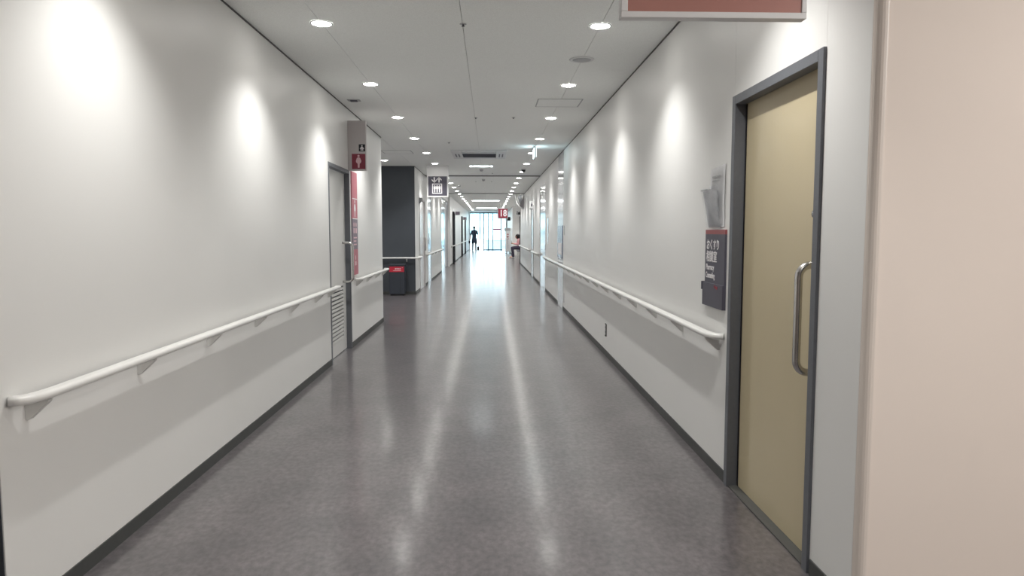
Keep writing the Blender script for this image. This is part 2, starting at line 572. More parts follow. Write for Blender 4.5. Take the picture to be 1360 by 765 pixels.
bmesh.ops.translate(lk, verts=lk.verts, vec=(lx, 2.80, 1.42))
obj('lock', lk, 'steel', d1, smooth=True)

# ---- grey restroom door in the left wall
d2 = sempty('door_2', (XL, (DL0 + DL1) / 2, 0), 'pale grey restroom door with louvred lower panel and dark frame', 'door')
obj('frame', B((XL - 0.06, XL + 0.006, DL0, DL0 + 0.03, 0, DLH), (XL - 0.06, XL + 0.006, DL1 - 0.03, DL1, 0, DLH), (XL - 0.06, XL + 0.006, DL0 + 0.03, DL1 - 0.03, DLH - 0.04, DLH)), 'frame', d2, bevel=0.002)
lf = XL - 0.052
lv0, lv1 = 7.33, 8.02
obj('leaf', B((lf - 0.04, lf, DL0 + 0.034, lv0, 0.01, DLH - 0.043), (lf - 0.04, lf, lv1, DL1 - 0.034, 0.01, DLH - 0.043),
              (lf - 0.04, lf, lv0, lv1, 0.01, 0.15), (lf - 0.04, lf, lv0, lv1, 0.745, DLH - 0.043)), 'grey_door', d2)
obj('louvre_frame', B((lf - 0.002, lf + 0.004, lv0 - 0.012, lv0, 0.138, 0.757), (lf - 0.002, lf + 0.004, lv1, lv1 + 0.012, 0.138, 0.757),
                      (lf - 0.002, lf + 0.004, lv0, lv1, 0.138, 0.15), (lf - 0.002, lf + 0.004, lv0, lv1, 0.745, 0.757)), 'grey_door', d2)
obj('louvre_back', B(lf - 0.04, lf - 0.036, lv0, lv1, 0.15, 0.745), 'grille', d2)
for i in range(14):
    z = 0.152 + i * 0.0424
    bm = bmesh.new()
    a = [bm.verts.new(p) for p in ((lf + 0.003, lv0, z), (lf + 0.003, lv0, z + 0.020), (lf - 0.012, lv0, z + 0.026), (lf - 0.012, lv0, z + 0.006))]
    b = [bm.verts.new((v.co.x, lv1, v.co.z)) for v in a]
    bm.faces.new(a); bm.faces.new(b[::-1])
    for k in range(4):
        bm.faces.new((a[k], b[k], b[(k + 1) % 4], a[(k + 1) % 4]))
    obj('louvre_slat', bm, 'grey_door', d2)
hx, hy, hz0, hz1, hr = XL + 0.062, 8.03, 0.785, 1.225, 0.05
path = [Vector((lf, hy, hz1))] + arc((hx - hr, hy, hz1 - hr), hr, PI / 2, 0, 6, (1, 0, 0), (0, 0, 1)) + arc((hx - hr, hy, hz0 + hr), hr, 0, -PI / 2, 6, (1, 0, 0), (0, 0, 1)) + [Vector((lf, hy, hz0))]
obj('handle', sweep(path, circ(0.013, 12), up=Vector((0, 1, 0))), 'steel', d2, smooth=True)

# ---- white door past the side hall
d3 = sempty('door_3', (XL, (D3a + D3b) / 2, 0), 'plain white door between the dark wall and the first lift door', 'door')
obj('frame', B((XL - 0.05, XL + 0.012, D3a, D3a + 0.03, 0, 2.1), (XL - 0.05, XL + 0.012, D3b - 0.03, D3b, 0, 2.1), (XL - 0.05, XL + 0.012, D3a + 0.03, D3b - 0.03, 2.07, 2.1)), 'sign_body', d3)
obj('leaf', B(XL - 0.05, XL - 0.012, D3a + 0.033, D3b - 0.033, 0.008, 2.066), 'white_door', d3)
obj('handle', sweep([(XL - 0.012, D3b - 0.12, 1.2), (XL + 0.03, D3b - 0.12, 1.2), (XL + 0.03, D3b - 0.12, 0.9), (XL - 0.012, D3b - 0.12, 0.9)], circ(0.011, 8), up=Vector((0, 1, 0))), 'steel', d3, smooth=True)

# ---- glossy lift doors
d4 = sempty('door_4', (XL, (E1a + E1b) / 2, 0), 'narrow glossy lift door set into the pale wall', 'door')
obj('jamb', B((XL - 0.06, XL + 0.004, E1a, E1a + 0.04, 0, 2.5), (XL - 0.06, XL + 0.004, E1b - 0.04, E1b, 0, 2.5)), 'gloss_door', d4)
obj('leaf', B(XL - 0.06, XL - 0.004, E1a + 0.04, E1b - 0.04, 0.005, 2.5), 'gloss_door', d4)
obj('call_plate', B(XL - 0.004, XL + 0.004, E1a + 0.35, E1a + 0.47, 1.02, 1.30), 'steel', d4)
d5 = sempty('door_5', (XL, (E2a + E2b) / 2, 0), 'wide glossy lift door set back before the projecting pier', 'door')
obj('jamb', B((XL - T, XL - 0.02, E2a, E2a + 0.06, 0, 2.5), (XL - T, XL - 0.02, E2b - 0.06, E2b, 0, 2.5)), 'gloss_door', d5)
for k in range(2):
    a = E2a + 0.07 + k * 1.86
    obj('leaf', B(XL - T + 0.001, XL - 0.05, a, a + 1.85, 0.005, 2.5), 'gloss_door', d5)

# ---- far left doors with dark jambs
for i, (a, b) in enumerate(FD):
    d = sempty('door_%d' % (6 + i), (XF, (a + b) / 2, 0), ('white door with dark jambs, first beyond the projecting pier', 'white door with dark jambs, middle one of three beyond the pier', 'white door with dark jambs nearest the end glass')[i], 'door')
    obj('jamb', B((XF - 0.1, XF + 0.075, a, a + 0.05, 0, 2.17), (XF - 0.1, XF + 0.02, b - 0.05, b, 0, 2.17), (XF - 0.1, XF + 0.02, a + 0.05, b - 0.05, 2.12, 2.17)), 'jamb', d)
    obj('leaf', B(XF - 0.08, XF - 0.03, a + 0.055, b - 0.055, 0.006, 2.115), 'white_door', d)
    obj('handle', sweep([(XF - 0.03, a + 0.25, 1.2), (XF + 0.02, a + 0.25, 1.2), (XF + 0.02, a + 0.25, 0.85), (XF - 0.03, a + 0.25, 0.85)], circ(0.011, 8), up=Vector((0, 1, 0))), 'steel', d, smooth=True)

# ---- right wall: fire door leaf folded flat, glossy door, narrow door
d9 = sempty('door_9', (XR, 12.68, 0), 'glossy fire door folded flat into the wall, with a dark notice board', 'door')
obj('leaf', B(XR - 0.001, XR + 0.011, 12.212, 13.15, 0.004, ZC - 0.012), 'gloss_door', d9)
obj('edge_gap', B(XR + 0.002, XR + 0.0119, 12.2, 12.212, 0, ZC - 0.01), 'black', d9)
nb = obj('notice_board', B(XR - 0.012, XR - 0.0012, 12.26, 13.12, 0.885, 1.455), 'board_glass', d9)
obj('notice_sheet', B(XR - 0.0135, XR - 0.0121, 12.36, 13.02, 0.94, 1.15), 'paper', nb)
for z in (0.14, 1.29):
    obj('hinge', B(XR - 0.004, XR + 0.001, 12.0, 12.035, z, z + 0.16), 'frame', d9)
d10 = sempty('door_10', (XR, 17.0, 0), 'wide glossy sliding door between the two handrails', 'door')
obj('frame', B((XR - 0.004, XR + 0.10, 16.1, 16.14, 0, 2.45), (XR - 0.004, XR + 0.10, 17.91, 17.95, 0, 2.45)), 'sign_body', d10)
obj('leaf', B(XR + 0.004, XR + 0.075, 16.145, 17.905, 0.006, 2.45), 'gloss_door', d10)
obj('pull_plate', B(XR - 0.008, XR - 0.0008, 15.30, 15.50, 1.09, 1.64), 'gloss_door', d10)
obj('switch', B(XR - 0.012, XR - 0.004, 16.105, 16.135, 0.93, 1.05), 'frame', d10)
d11 = sempty('door_11', (XR, 21.15, 0), 'plain white door with a dark edge under the small wall sign', 'door')
obj('frame', B((XR - 0.012, XR + 0.012, 20.6, 20.64, 0, 2.12), (XR - 0.006, XR + 0.012, 21.66, 21.7, 0, 2.12), (XR - 0.006, XR + 0.012, 20.64, 21.66, 2.08, 2.12)), 'frame', d11)
obj('leaf', B(XR + 0.001, XR + 0.0118, 20.645, 21.655, 0.006, 2.075), 'white_door', d11)
# dark frame at the opening of the waiting bay
strip('trim_6', [(XR - 0.03, XR + 0.0119, 29.60, 29.66, 0, 2.14)], 'jamb')

# ---- end glazing
ew = struct(obj('wall_end', B((-1.95, -1.46, YE - 0.1, YE + 0.1, 0, ZC), (1.15, 1.7, YE - 0.1, YE + 0.1, 0, ZC)), 'wall'))
win = sempty('window_1', (-0.15, YE, 0), 'full-height glass front with sliding door letting in daylight', 'window')
for x, w, z0, z1 in ((-0.73, 0.05, 0.75, ZC), (-0.457, 0.06, 0, ZC), (-0.13, 0.06, 0, ZC), (0.197, 0.05, 0, ZC), (0.797, 0.06, 0, ZC), (-1.45, 0.03, 0, ZC), (1.14, 0.03, 0, ZC)):
    obj('mullion', B(x - w / 2, x + w / 2, YE - 0.05, YE + 0.05, z0, z1 - 0.001), 'mullion', win)
obj('header', B(-1.435, 1.125, YE - 0.04, YE + 0.04, ZC - 0.10, ZC - 0.001), 'mullion', win)
obj('sill', B((-1.435, -0.49, YE - 0.045, YE + 0.045, 0.0005, 0.035), (-0.487, 0.9, YE - 0.08, YE + 0.06, 0.0005, 0.065)), 'sill', win)
xs = [-1.435, -0.755, -0.487, -0.16, 0.172, 0.767, 1.125]
for a, b in zip(xs, xs[1:]):
    obj('pane', B(a + 0.03, b + 0.0, YE - 0.004, YE + 0.004, 0.066, ZC - 0.101), 'glass', win)
s = obj('warning_stripe', B((0.225, 0.765, YE - 0.009, YE - 0.0045, 1.47, 1.575), (0.225, 0.765, YE - 0.009, YE - 0.0045, 1.37, 1.405)), 'magenta', win)
obj('door_pull', B(0.17, 0.23, YE - 0.09, YE - 0.05, 0.82, 1.12), 'mullion', win)

# ---- outside, seen through the glass
tag(struct(obj('ground', B(-40, 40, YE + 0.15, 160, -0.2, -0.02), 'outer_ground')), 'pale paving outside the glass front', 'ground')
gw = thing('garden_wall', (0.3, 54.5, -0.02), 'low pale blue garden wall outside the glass front', 'wall')
obj('wall_body', B(-0.35, 9, 54.4, 54.6, -0.02, 0.70), 'outer_wall', gw)
obj('coping', B(-0.37, 9, 54.36, 54.64, 0.70, 0.76), 'outer_house', gw)
hb = thing('building', (0, 120, -0.02), 'pale building far beyond the glass front', 'building')
obj('wall', B(-30, 30, 119, 127, -0.02, 5.2), 'outer_house', hb)
for z in (1.0, 3.2):
    for x in range(-14, 14):
        if z > 2 or x % 3:
            obj('window', B(x * 2.1, x * 2.1 + 1.7, 118.96, 119.0, z, z + 1.1), 'outer_pane', hb)

# ================================================================== downlights
def downlight(loc, label, group):
    t = thing('downlight', loc, label, 'ceiling light', group)
    obj('trim_ring', lathe([(0.062, -0.002), (0.066, -0.006), (0.072, -0.007), (0.076, -0.004), (0.077, -0.0003)], loc, 28), 'plastic', t, smooth=True)
    obj('lens', lathe([(0.0, -0.011), (0.030, -0.010), (0.050, -0.007), (0.0625, -0.003), (0.0625, -0.0003)], loc, 28), 'lens', t, smooth=True)
    ld = bpy.data.lights.new('downlight_beam', 'SPOT')
    ld.energy = LAMP_W
    ld.color = LAMP_COL
    ld.spot_size = math.radians(118)
    ld.spot_blend = 0.9
    ld.shadow_soft_size = 0.022
    lo_ = bpy.data.objects.new('downlight_beam', ld)
    COL.objects.link(lo_)
    lo_.parent = t
    lo_.location = (0, 0, -0.05)
    return t
LA = 'round ceiling downlight in the row on the restroom door side'
LB = 'round ceiling downlight in the row on the tan door side'
LC = 'round ceiling downlight from the partly added set in the side hall before the dark wall'
LD = 'round ceiling downlight in the lobby before the corridor'
zc = ZC - 0.0002
ORD = ['first', 'second', 'third', 'fourth', 'fifth', 'sixth', 'seventh', 'eighth', 'ninth', 'tenth', 'eleventh', 'twelfth', 'thirteenth', 'fourteenth',
       'fifteenth', 'sixteenth', 'seventeenth', 'eighteenth', 'nineteenth', 'twentieth', 'twenty-first', 'twenty-second']
dl = downlight((-1.125, LY0, zc), 'round ceiling downlight, second before the dark sensor above the restroom door', 'downlights along the corridor, restroom side')
for k in range(-1, 22):
    if k:
        c = copy_tree(dl, (-1.125, LY0 + k * STEP, zc))
        c['label'] = ('round ceiling downlight, %s before the dark sensor above the restroom door' % {-1: 'third', 1: 'last'}[k] if k < 2 else
                      'round ceiling downlight in the restroom-side row, %s past the dark sensor' % ORD[k - 2])
for k in range(-1, 22):
    c = copy_tree(dl, (0.75, LY0 + k * STEP, zc))
    c['group'] = 'downlights along the corridor, tan door side'
    c['label'] = ('round ceiling downlight nearest the brown hanging sign' if k < 0 else 'round ceiling downlight just before the round ceiling speaker' if k == 0 else
                  'round ceiling downlight in the tan-door-side row, %s past the ceiling speaker' % ORD[k - 1])
for x, y in ((-2.06, 14.05), (-2.06, 12.1), (-3.3, 14.05), (-3.3, 12.1)):  # first lamp is in view; the unseen ones are added to light the hall
    c = copy_tree(dl, (x, y, zc))
    c['label'] = LC; c['group'] = 'downlights in the side hall'
for x, y in ((0.75, 0.99), (0.75, -1.2)):
    c = copy_tree(dl, (x, y, zc))
    c['label'] = LD; c['group'] = 'downlights in the lobby'
wide = None
for y in (31.6, 34.0, 36.4, 38.8):  # unseen lamps put in to brighten the dark bay
    c = copy_tree(dl, (1.68, y, zc))
    c['label'] = 'unseen ceiling downlight added to brighten the waiting bay'; c['group'] = 'added downlights in the waiting bay'
for x, y in ((2.6, 0.3), (4.2, 0.3), (2.6, -1.8), (4.2, -1.8)):  # unseen extra lamps, added and widened to brighten the beige wall
    c = copy_tree(dl, (x, y, zc))
    c['label'] = 'unseen wide-beam downlight added to brighten the beige lobby wall'; c['group'] = 'added wide-beam downlights in the lobby'
    for ch in c.children:
        if ch.type == 'LIGHT':
            if wide is None:
                wide = ch.data.copy()
                wide.energy = LAMP_W * 1.0
                wide.color = (1.0, 0.965, 0.93)
                wide.spot_size = math.radians(178)
                wide.spot_blend = 0.25
            ch.data = wide

# ================================================================== handrails
RZ = 0.785                  # centre height of the bar
OFF = 0.0615
def rail(paths, brackets, label, base, group=None):
    t = thing('handrail', base, label, 'handrail', group)
    for p in paths:
        obj('rail_bar', sweep([(x, y, RZ) for x, y in p], oval(0.056, 0.034)), 'rail', t, smooth=True)
    for (x, y, nx, ny) in brackets:             # wall point and outward normal
        bm = bmesh.new()
        n = Vector((nx, ny, 0)); s = Vector((-ny, nx, 0))
        o = Vector((x, y, 0))
        prof = [(0.0005, 0.700), (0.0005, RZ - 0.010), (0.082, RZ - 0.0165), (0.078, RZ - 0.024), (0.012, 0.700)]
        a = [bm.verts.new(o + n * d + s * 0.013 + Vector((0, 0, z))) for d, z in prof]
        b = [bm.verts.new(o + n * d - s * 0.013 + Vector((0, 0, z))) for d, z in prof]
        bm.faces.new(a); bm.faces.new(b[::-1])
        for k in range(5):
            bm.faces.new((a[k], b[k], b[(k + 1) % 5], a[(k + 1) % 5]))
        br = obj('bracket', bm, 'bracket', t)
    return t
def bend(c, r, a0, a1, n=6):
    return [(c[0] + r * math.cos(a0 + (a1 - a0) * i / n), c[1] + r * math.sin(a0 + (a1 - a0) * i / n)) for i in range(n + 1)]
xl, xr = XL + OFF, XR - OFF
# near left: returns to the wall at the lobby end, runs on over the door edge
p = [(XL + 0.004, 2.372)] + [(XL + 0.03, 2.385), (XL + 0.048, 2.41), (XL + 0.058, 2.46), (xl, 2.53), (xl, 4.5), (xl, 7.16), (xl - 0.003, 7.25), (XL + 0.035, 7.27)]
rail([p], [(XL, y, 1, 0) for y in (2.47, 3.25, 4.05, 4.87, 5.70, 6.53, 7.05)], 'long white handrail running from the lobby to the restroom door', (XL, 4.8, 0.7))
p = [(XL + 0.004, 8.43), (XL + 0.03, 8.44), (XL + 0.05, 8.47), (xl, 8.54), (xl, 10.6), (xl - 0.004, 10.73), (XL + 0.02, 10.76)]
rail([p], [(XL, y, 1, 0) for y in (8.55, 9.25, 9.95, 10.55)], 'short white handrail between the restroom door and the side hall', (XL, 9.6, 0.7))
p = [(-3.98, 15.28 - OFF), (XL - 0.02, 15.28 - OFF), (XL + 0.025, 15.235), (XL + 0.052, 15.27), (xl, 15.34), (xl, 16.05), (XL + 0.04, 16.16), (XL + 0.004, 16.18)]
rail([p], [(-1.79, 15.28, 0, -1), (-2.6, 15.28, 0, -1), (-3.4, 15.28, 0, -1), (XL, 15.95, 1, 0)], 'white handrail across the dark wall and round its corner', (-2.6, 15.28, 0.7))
p = [(XL + 0.004, 17.62), (XL + 0.05, 17.66), (xl, 17.75), (xl, 23.4), (XL + 0.04, 23.52), (XL + 0.004, 23.54)]
rail([p], [(XL, y, 1, 0) for y in (17.8, 19.6, 20.8, 22.0, 23.3)], 'white handrail passing in front of the narrow lift door', (XL, 20.5, 0.7))
p = [(XF + 0.004, 27.9), (XF + 0.05, 27.94), (XF + OFF + 0.04, 28.05), (XF + OFF + 0.04, 45.0), (XF + OFF, 47.0), (XF + 0.004, 47.05)]
rail([p], [(XF, y, 1, 0) for y in (28.1, 32, 35, 37.5, 41.5, 46)], 'far white handrail passing the doors with dark jambs', (XF, 37, 0.7))
# right
p = [(XR - 0.004, 3.745), (XR - 0.02, 3.752), (XR - 0.04, 3.775), (XR - 0.054, 3.82), (xr, 3.88), (xr, 9), (xr, 15.9), (XR - 0.04, 16.03), (XR - 0.004, 16.06)]
rail([p], [(XR, 3.83 + 0.735 * i, -1, 0) for i in range(17)], 'long white handrail running from the tan door past the notice board', (XR, 9.9, 0.7))
p = [(XR - 0.004, 18.05), (XR - 0.05, 18.1), (xr, 18.2), (xr, 20.4), (XR - 0.04, 20.52), (XR - 0.004, 20.55)]
rail([p], [(XR, y, -1, 0) for y in (18.2, 19.0, 19.8, 20.4)], 'short white handrail between the glossy sliding door and the plain door', (XR, 19.3, 0.7))
p = [(XR - 0.004, 21.8), (XR - 0.05, 21.84), (xr, 21.95), (xr, 29.4), (XR - 0.04, 29.56), (XR - 0.004, 29.58)]
rail([p], [(XR, 22.0 + i * 1.2, -1, 0) for i in range(7)], 'white handrail ending at the waiting bay with the dark frame', (XR, 25.5, 0.7))

# ================================================================== signs
# ---- hanging brown sign near the camera
hy = 2.27
t = thing('hanging_sign', (0.70, hy, 2.017), 'large brown hanging sign with white frame at the mouth of the corridor', 'sign')
sx0, sx1, sz0, sz1 = 0.409, 0.994, 2.015, 2.42
obj('frame', B((sx0, sx1, hy - 0.02, hy + 0.02, sz0, sz0 + 0.019), (sx0, sx1, hy - 0.02, hy + 0.02, sz1 - 0.019, sz1), (sx0, sx0 + 0.021, hy - 0.02, hy + 0.02, sz0 + 0.019, sz1 - 0.019), (sx1 - 0.016, sx1, hy - 0.02, hy + 0.02, sz0 + 0.019, sz1 - 0.019)), 'sign_white', t, bevel=0.002)
obj('face', B(sx0 + 0.021, sx1 - 0.016, hy - 0.016, hy + 0.016, sz0 + 0.019, sz1 - 0.019), 'sign_brown', t)
for x in (sx0 + 0.12, sx1 - 0.12):
    obj('hanger_rod', lathe([(0.006, sz1 - ZC), (0.006, -0.004), (0.02, -0.004), (0.02, -0.0005)], (x, hy, ZC), 10), 'steel', t)

# ---- restroom projecting sign
sy = 8.20
t = thing('restroom_sign', (XL, sy, 2.04), 'tall grey projecting sign with red woman pictogram above the restroom door', 'sign')
obj('body', B(XL + 0.001, XL + 0.207, sy - 0.03, sy + 0.03, 2.04, 2.60), 'sign_body', t, bevel=0.003)
f = sy - 0.0305
rp = obj('red_panel', B(XL + 0.045, XL + 0.197, f - 0.002, f + 0.001, 2.058, 2.228), 'sign_red', t)
cx, cz = XL + 0.121, 2.143
woman = [(-0.008, 0.046), (0.008, 0.046), (0.02, 0.036), (0.03, 0.006), (0.026, -0.014), (0.015, -0.02), (0.011, -0.03), (0.009, -0.07), (-0.009, -0.07), (-0.011, -0.03), (-0.015, -0.02), (-0.026, -0.014), (-0.03, 0.006), (-0.02, 0.036)]
obj('woman_pictogram', plate([woman, disc2(0, 0.062, 0.012)], (cx, f - 0.002, cz), (1, 0, 0), UP, 0.0015), 'print_pink', rp)
bp_ = obj('black_panel', B(XL + 0.125, XL + 0.197, f - 0.002, f + 0.001, 2.255, 2.335), 'print_dark', t)
obj('baby_pictogram', plate([disc2(0, 0.022, 0.008), [(-0.006, 0.012), (0.006, 0.012), (0.024, -0.006), (0.02, -0.012), (-0.02, -0.012), (-0.024, -0.006)], rect(-0.015, -0.002, -0.03, -0.016), rect(0.002, 0.015, -0.03, -0.016)],
                             (XL + 0.161, f - 0.002, 2.295), (1, 0, 0), UP, 0.0015), 'print_white', bp_)

# ---- tall red wall sign beside the restroom door
t = thing('wall_sign', (XL, 8.46, 0.83), 'tall narrow red wall sign with pictogram beside the restroom door handle', 'sign')
ya, yb2 = 8.30, 8.63
obj('upper_panel', B(XL + 0.0005, XL + 0.012, ya, yb2, 1.735, 2.045), 'sign_rose', t)
fp = obj('figure_panel', B(XL + 0.0005, XL + 0.012, ya, yb2, 1.50, 1.735), 'sign_rose', t)
obj('panel_line', B((XL + 0.0121, XL + 0.0135, ya + 0.02, yb2 - 0.02, 1.728, 1.740), (XL + 0.0121, XL + 0.0135, ya + 0.02, yb2 - 0.02, 1.495, 1.507)), 'print_white', fp)
obj('woman_pictogram', plate([[(a * 1.7, b * 1.3) for a, b in woman], disc2(0, 0.085, 0.02)], (XL + 0.0121, 8.465, 1.615), LXr, UP, 0.0015), 'print_white', fp)
md = obj('middle_panel', B(XL + 0.0005, XL + 0.012, ya, yb2, 1.14, 1.50), 'sign_slate', t)
obj('symbol_row', plate([disc2(-0.07, 0.10, 0.028), rect(-0.10, -0.04, 0.0, 0.06), disc2(0.06, 0.10, 0.028), rect(0.02, 0.10, 0.0, 0.06), rect(-0.1, 0.1, -0.06, -0.045), rect(-0.1, 0.06, -0.10, -0.085), rect(-0.1, 0.08, -0.14, -0.125)], (XL + 0.0121, 8.465, 1.33), LXr, UP, 0.001), 'print_pink', md)
lw = obj('lower_panel', B(XL + 0.0005, XL + 0.012, ya, yb2, 0.84, 1.14), 'sign_rose', t)
obj('symbol', plate([disc2(0, 0.05, 0.03), rect(-0.05, 0.05, -0.04, 0.01)], (XL + 0.0121, 8.465, 0.99), LXr, UP, 0.001), 'print_pink', lw)

# ---- lift sign hanging from the ceiling
ey = 15.20
t = thing('lift_sign', (-1.105, ey, 2.078), 'square dark lift sign with arrows in a white box hanging from the ceiling', 'sign')
ex0, ex1 = -1.335, -0.880
obj('body', B(ex0, ex1, ey - 0.04, ey + 0.04, 2.078, ZC - 0.001), 'sign_white', t, bevel=0.003)
fa = obj('face', B(ex0 + 0.03, ex1 - 0.03, ey - 0.043, ey - 0.0395, 2.108, 2.515), 'sign_dark', t)
cx, cz, f = (ex0 + ex1) / 2 - 0.012, 2.30, ey - 0.043
arrows = []
for sgn, x in ((-1, -0.058), (1, 0.042)):
    yv = 0.125
    arrows.append(rect(x - 0.013, x + 0.013, yv - 0.055, yv + 0.055))
    tip = yv + sgn * 0.064
    arrows.append([(x, tip), (x - 0.055, tip - sgn * 0.055), (x - 0.055, tip - sgn * 0.082), (x, tip - sgn * 0.03)])
    arrows.append([(x, tip), (x, tip - sgn * 0.03), (x + 0.055, tip - sgn * 0.082), (x + 0.055, tip - sgn * 0.055)])
obj('arrow_symbols', plate(arrows, (cx, f, cz + 0.015), (1, 0, 0), UP, 0.002), 'print_white', fa)
cab = [rect(-0.105, 0.105, 0.045, 0.062), rect(-0.105, 0.105, -0.150, -0.133), rect(-0.105, -0.088, -0.133, 0.045), rect(0.088, 0.105, -0.133, 0.045)]
obj('cabin_symbol', plate(cab, (cx, f, cz), (1, 0, 0), UP, 0.002), 'print_white', fa)
ppl = []
for x in (-0.052, 0, 0.052):
    ppl.append(disc2(x, 0.022, 0.011, 10))
    ppl.append([(x - 0.024, 0.006), (x + 0.024, 0.006), (x + 0.022, -0.05), (x + 0.013, -0.056), (x + 0.012, -0.122), (x - 0.012, -0.122), (x - 0.013, -0.056), (x - 0.022, -0.05)])
obj('people_symbols', plate(ppl, (cx, f, cz), (1, 0, 0), UP, 0.002), 'print_white', fa)

# ---- number sign
ny = 36.0
t = thing('number_sign', (0.645, ny, 2.0), 'red hanging sign with white number 18 on it', 'sign')
nx0, nx1 = 0.385, 0.905
obj('body', B(nx0, nx1, ny - 0.03, ny + 0.03, 2.0, 2.52), 'sign_white', t, bevel=0.003)
fa = obj('face', B(nx0 + 0.03, nx1 - 0.03, ny - 0.033, ny - 0.0295, 2.03, 2.49), 'lit_red', t)
text('number', '18', 0.44, (0.66, ny - 0.033, 2.26), (1, 0, 0), UP, 'lit_white', fa, sx=0.86, bold=0.012)
for x in (0.48, 0.81):
    obj('hanger_rod', lathe([(0.008, 2.52 - ZC), (0.008, -0.0005)], (x, ny, ZC), 8), 'steel', t)

# ---- projecting pictogram sign at the waiting bay
sy = 29.2
t = thing('bay_sign', (XR, sy, 1.97), 'white projecting sign with black pictograms by the waiting bay', 'sign')
obj('body', B(XR - 0.20, XR - 0.001, sy - 0.02, sy + 0.02, 1.97, 2.50), 'sign_white', t, bevel=0.003)
ic = obj('pictogram', plate([rect(-0.07, -0.035, -0.08, 0.01), disc2(-0.05, 0.04, 0.022), rect(-0.02, 0.075, -0.08, 0.02), rect(0.02, 0.07, 0.03, 0.05)], (XR - 0.095, sy - 0.0205, 2.12), (1, 0, 0), UP, 0.002), 'print_dark', t)

# ---- small wall sign above the plain white door
t = thing('small_sign', (XR, 20.75, 2.0), 'small white projecting sign above the plain white door', 'sign')
obj('body', B(XR - 0.10, XR - 0.001, 20.72, 20.76, 2.02, 2.24), 'sign_white', t, bevel=0.002)
obj('pictogram', plate([disc2(0, 0.035, 0.014), rect(-0.02, 0.02, -0.06, 0.015)], (XR - 0.05, 20.7195, 2.14), (1, 0, 0), UP, 0.002), 'sign_dark', t)
obj('foot_plate', B(XR - 0.11, XR - 0.001, 20.715, 20.765, 2.0, 2.019), 'frame', t)

# ---- wedge sign by the white door past the dark wall
t = thing('wedge_sign', (XL, 16.32, 2.02), 'small wedge-shaped projecting sign beside the dark wall', 'sign')
bm = bmesh.new()
prof = [(XL + 0.001, 2.12), (XL + 0.075, 2.11), (XL + 0.08, 2.07), (XL + 0.001, 1.96)]
a = [bm.verts.new((x, 16.18, z)) for x, z in prof]
b = [bm.verts.new((x, 16.30, z)) for x, z in prof]
bm.faces.new(a); bm.faces.new(b[::-1])
for k in range(4):
    bm.faces.new((a[k], b[k], b[(k + 1) % 4], a[(k + 1) % 4]))
obj('body', bm, 'plastic_grey', t)
obj('back_plate', B(XL + 0.0003, XL + 0.004, 16.16, 16.32, 1.94, 2.14), 'sign_body', t)

# ---- grey projecting room signs beside the far doors
for y, z, lab in ((31.9, 2.08, 'grey projecting room sign beside the first dark-jambed door'), (41.0, 2.02, 'grey projecting room sign beside the middle dark-jambed door')):
    t = thing('room_sign', (XF, y, z), lab, 'sign', 'grey room signs beyond the pier')
    obj('body', B(XF + 0.001, XF + 0.20, y - 0.02, y + 0.02, z, z + 0.16), 'plastic_grey', t, bevel=0.002)
    obj('face', B(XF + 0.02, XF + 0.185, y - 0.0225, y - 0.0195, z + 0.015, z + 0.145), 'sign_slate', t)

# ---- pharmacy room sign beside the tan door
t = thing('door_sign', (XR, 3.905, 0.92), 'dark room sign おくすり相談室 Pharmacy Counseling beside the tan door', 'sign')
sya, syb = 3.735, 4.075
bd = obj('board', B(XR - 0.012, XR - 0.0005, sya, syb, 1.06, 1.335), 'sign_dark', t)
obj('red_stripe', B(XR - 0.012, XR - 0.0005, sya, syb, 1.335, 1.36), 'stripe_red', t)
pk = obj('pocket_panel', B(XR - 0.020, XR - 0.0005, sya, syb + 0.018, 0.928, 1.06), 'sign_dark', t, bevel=0.001)
obj('side_tab', B(XR - 0.024, XR - 0.0005, syb + 0.018, syb + 0.030, 1.015, 1.062), 'sign_dark', pk)
obj('marker', plate([disc2(0, 0, 0.010, 10), rect(0.02, 0.045, -0.012, 0.004)], (XR - 0.0202, 3.865, 1.045), RX, UP, 0.0015), 'red_dot', pk)
tx = XR - 0.0122
text('lettering', 'おくすり', 0.062, (tx, 4.048, 1.272), RX, UP, 'print_white', bd, 'LEFT', sx=0.92, bold=0.0012)
text('lettering', '相談室', 0.066, (tx, 4.050, 1.205), RX, UP, 'print_white', bd, 'LEFT', sx=0.96, bold=0.0012)
text('lettering', 'Pharmacy', 0.046, (tx, 4.052, 1.148), RX, UP, 'print_white', bd, 'LEFT', sx=0.80, bold=0.0006)
text('lettering', 'Counseling', 0.046, (tx, 4.054, 1.102), RX, UP, 'print_white', bd, 'LEFT', sx=0.78, bold=0.0006)

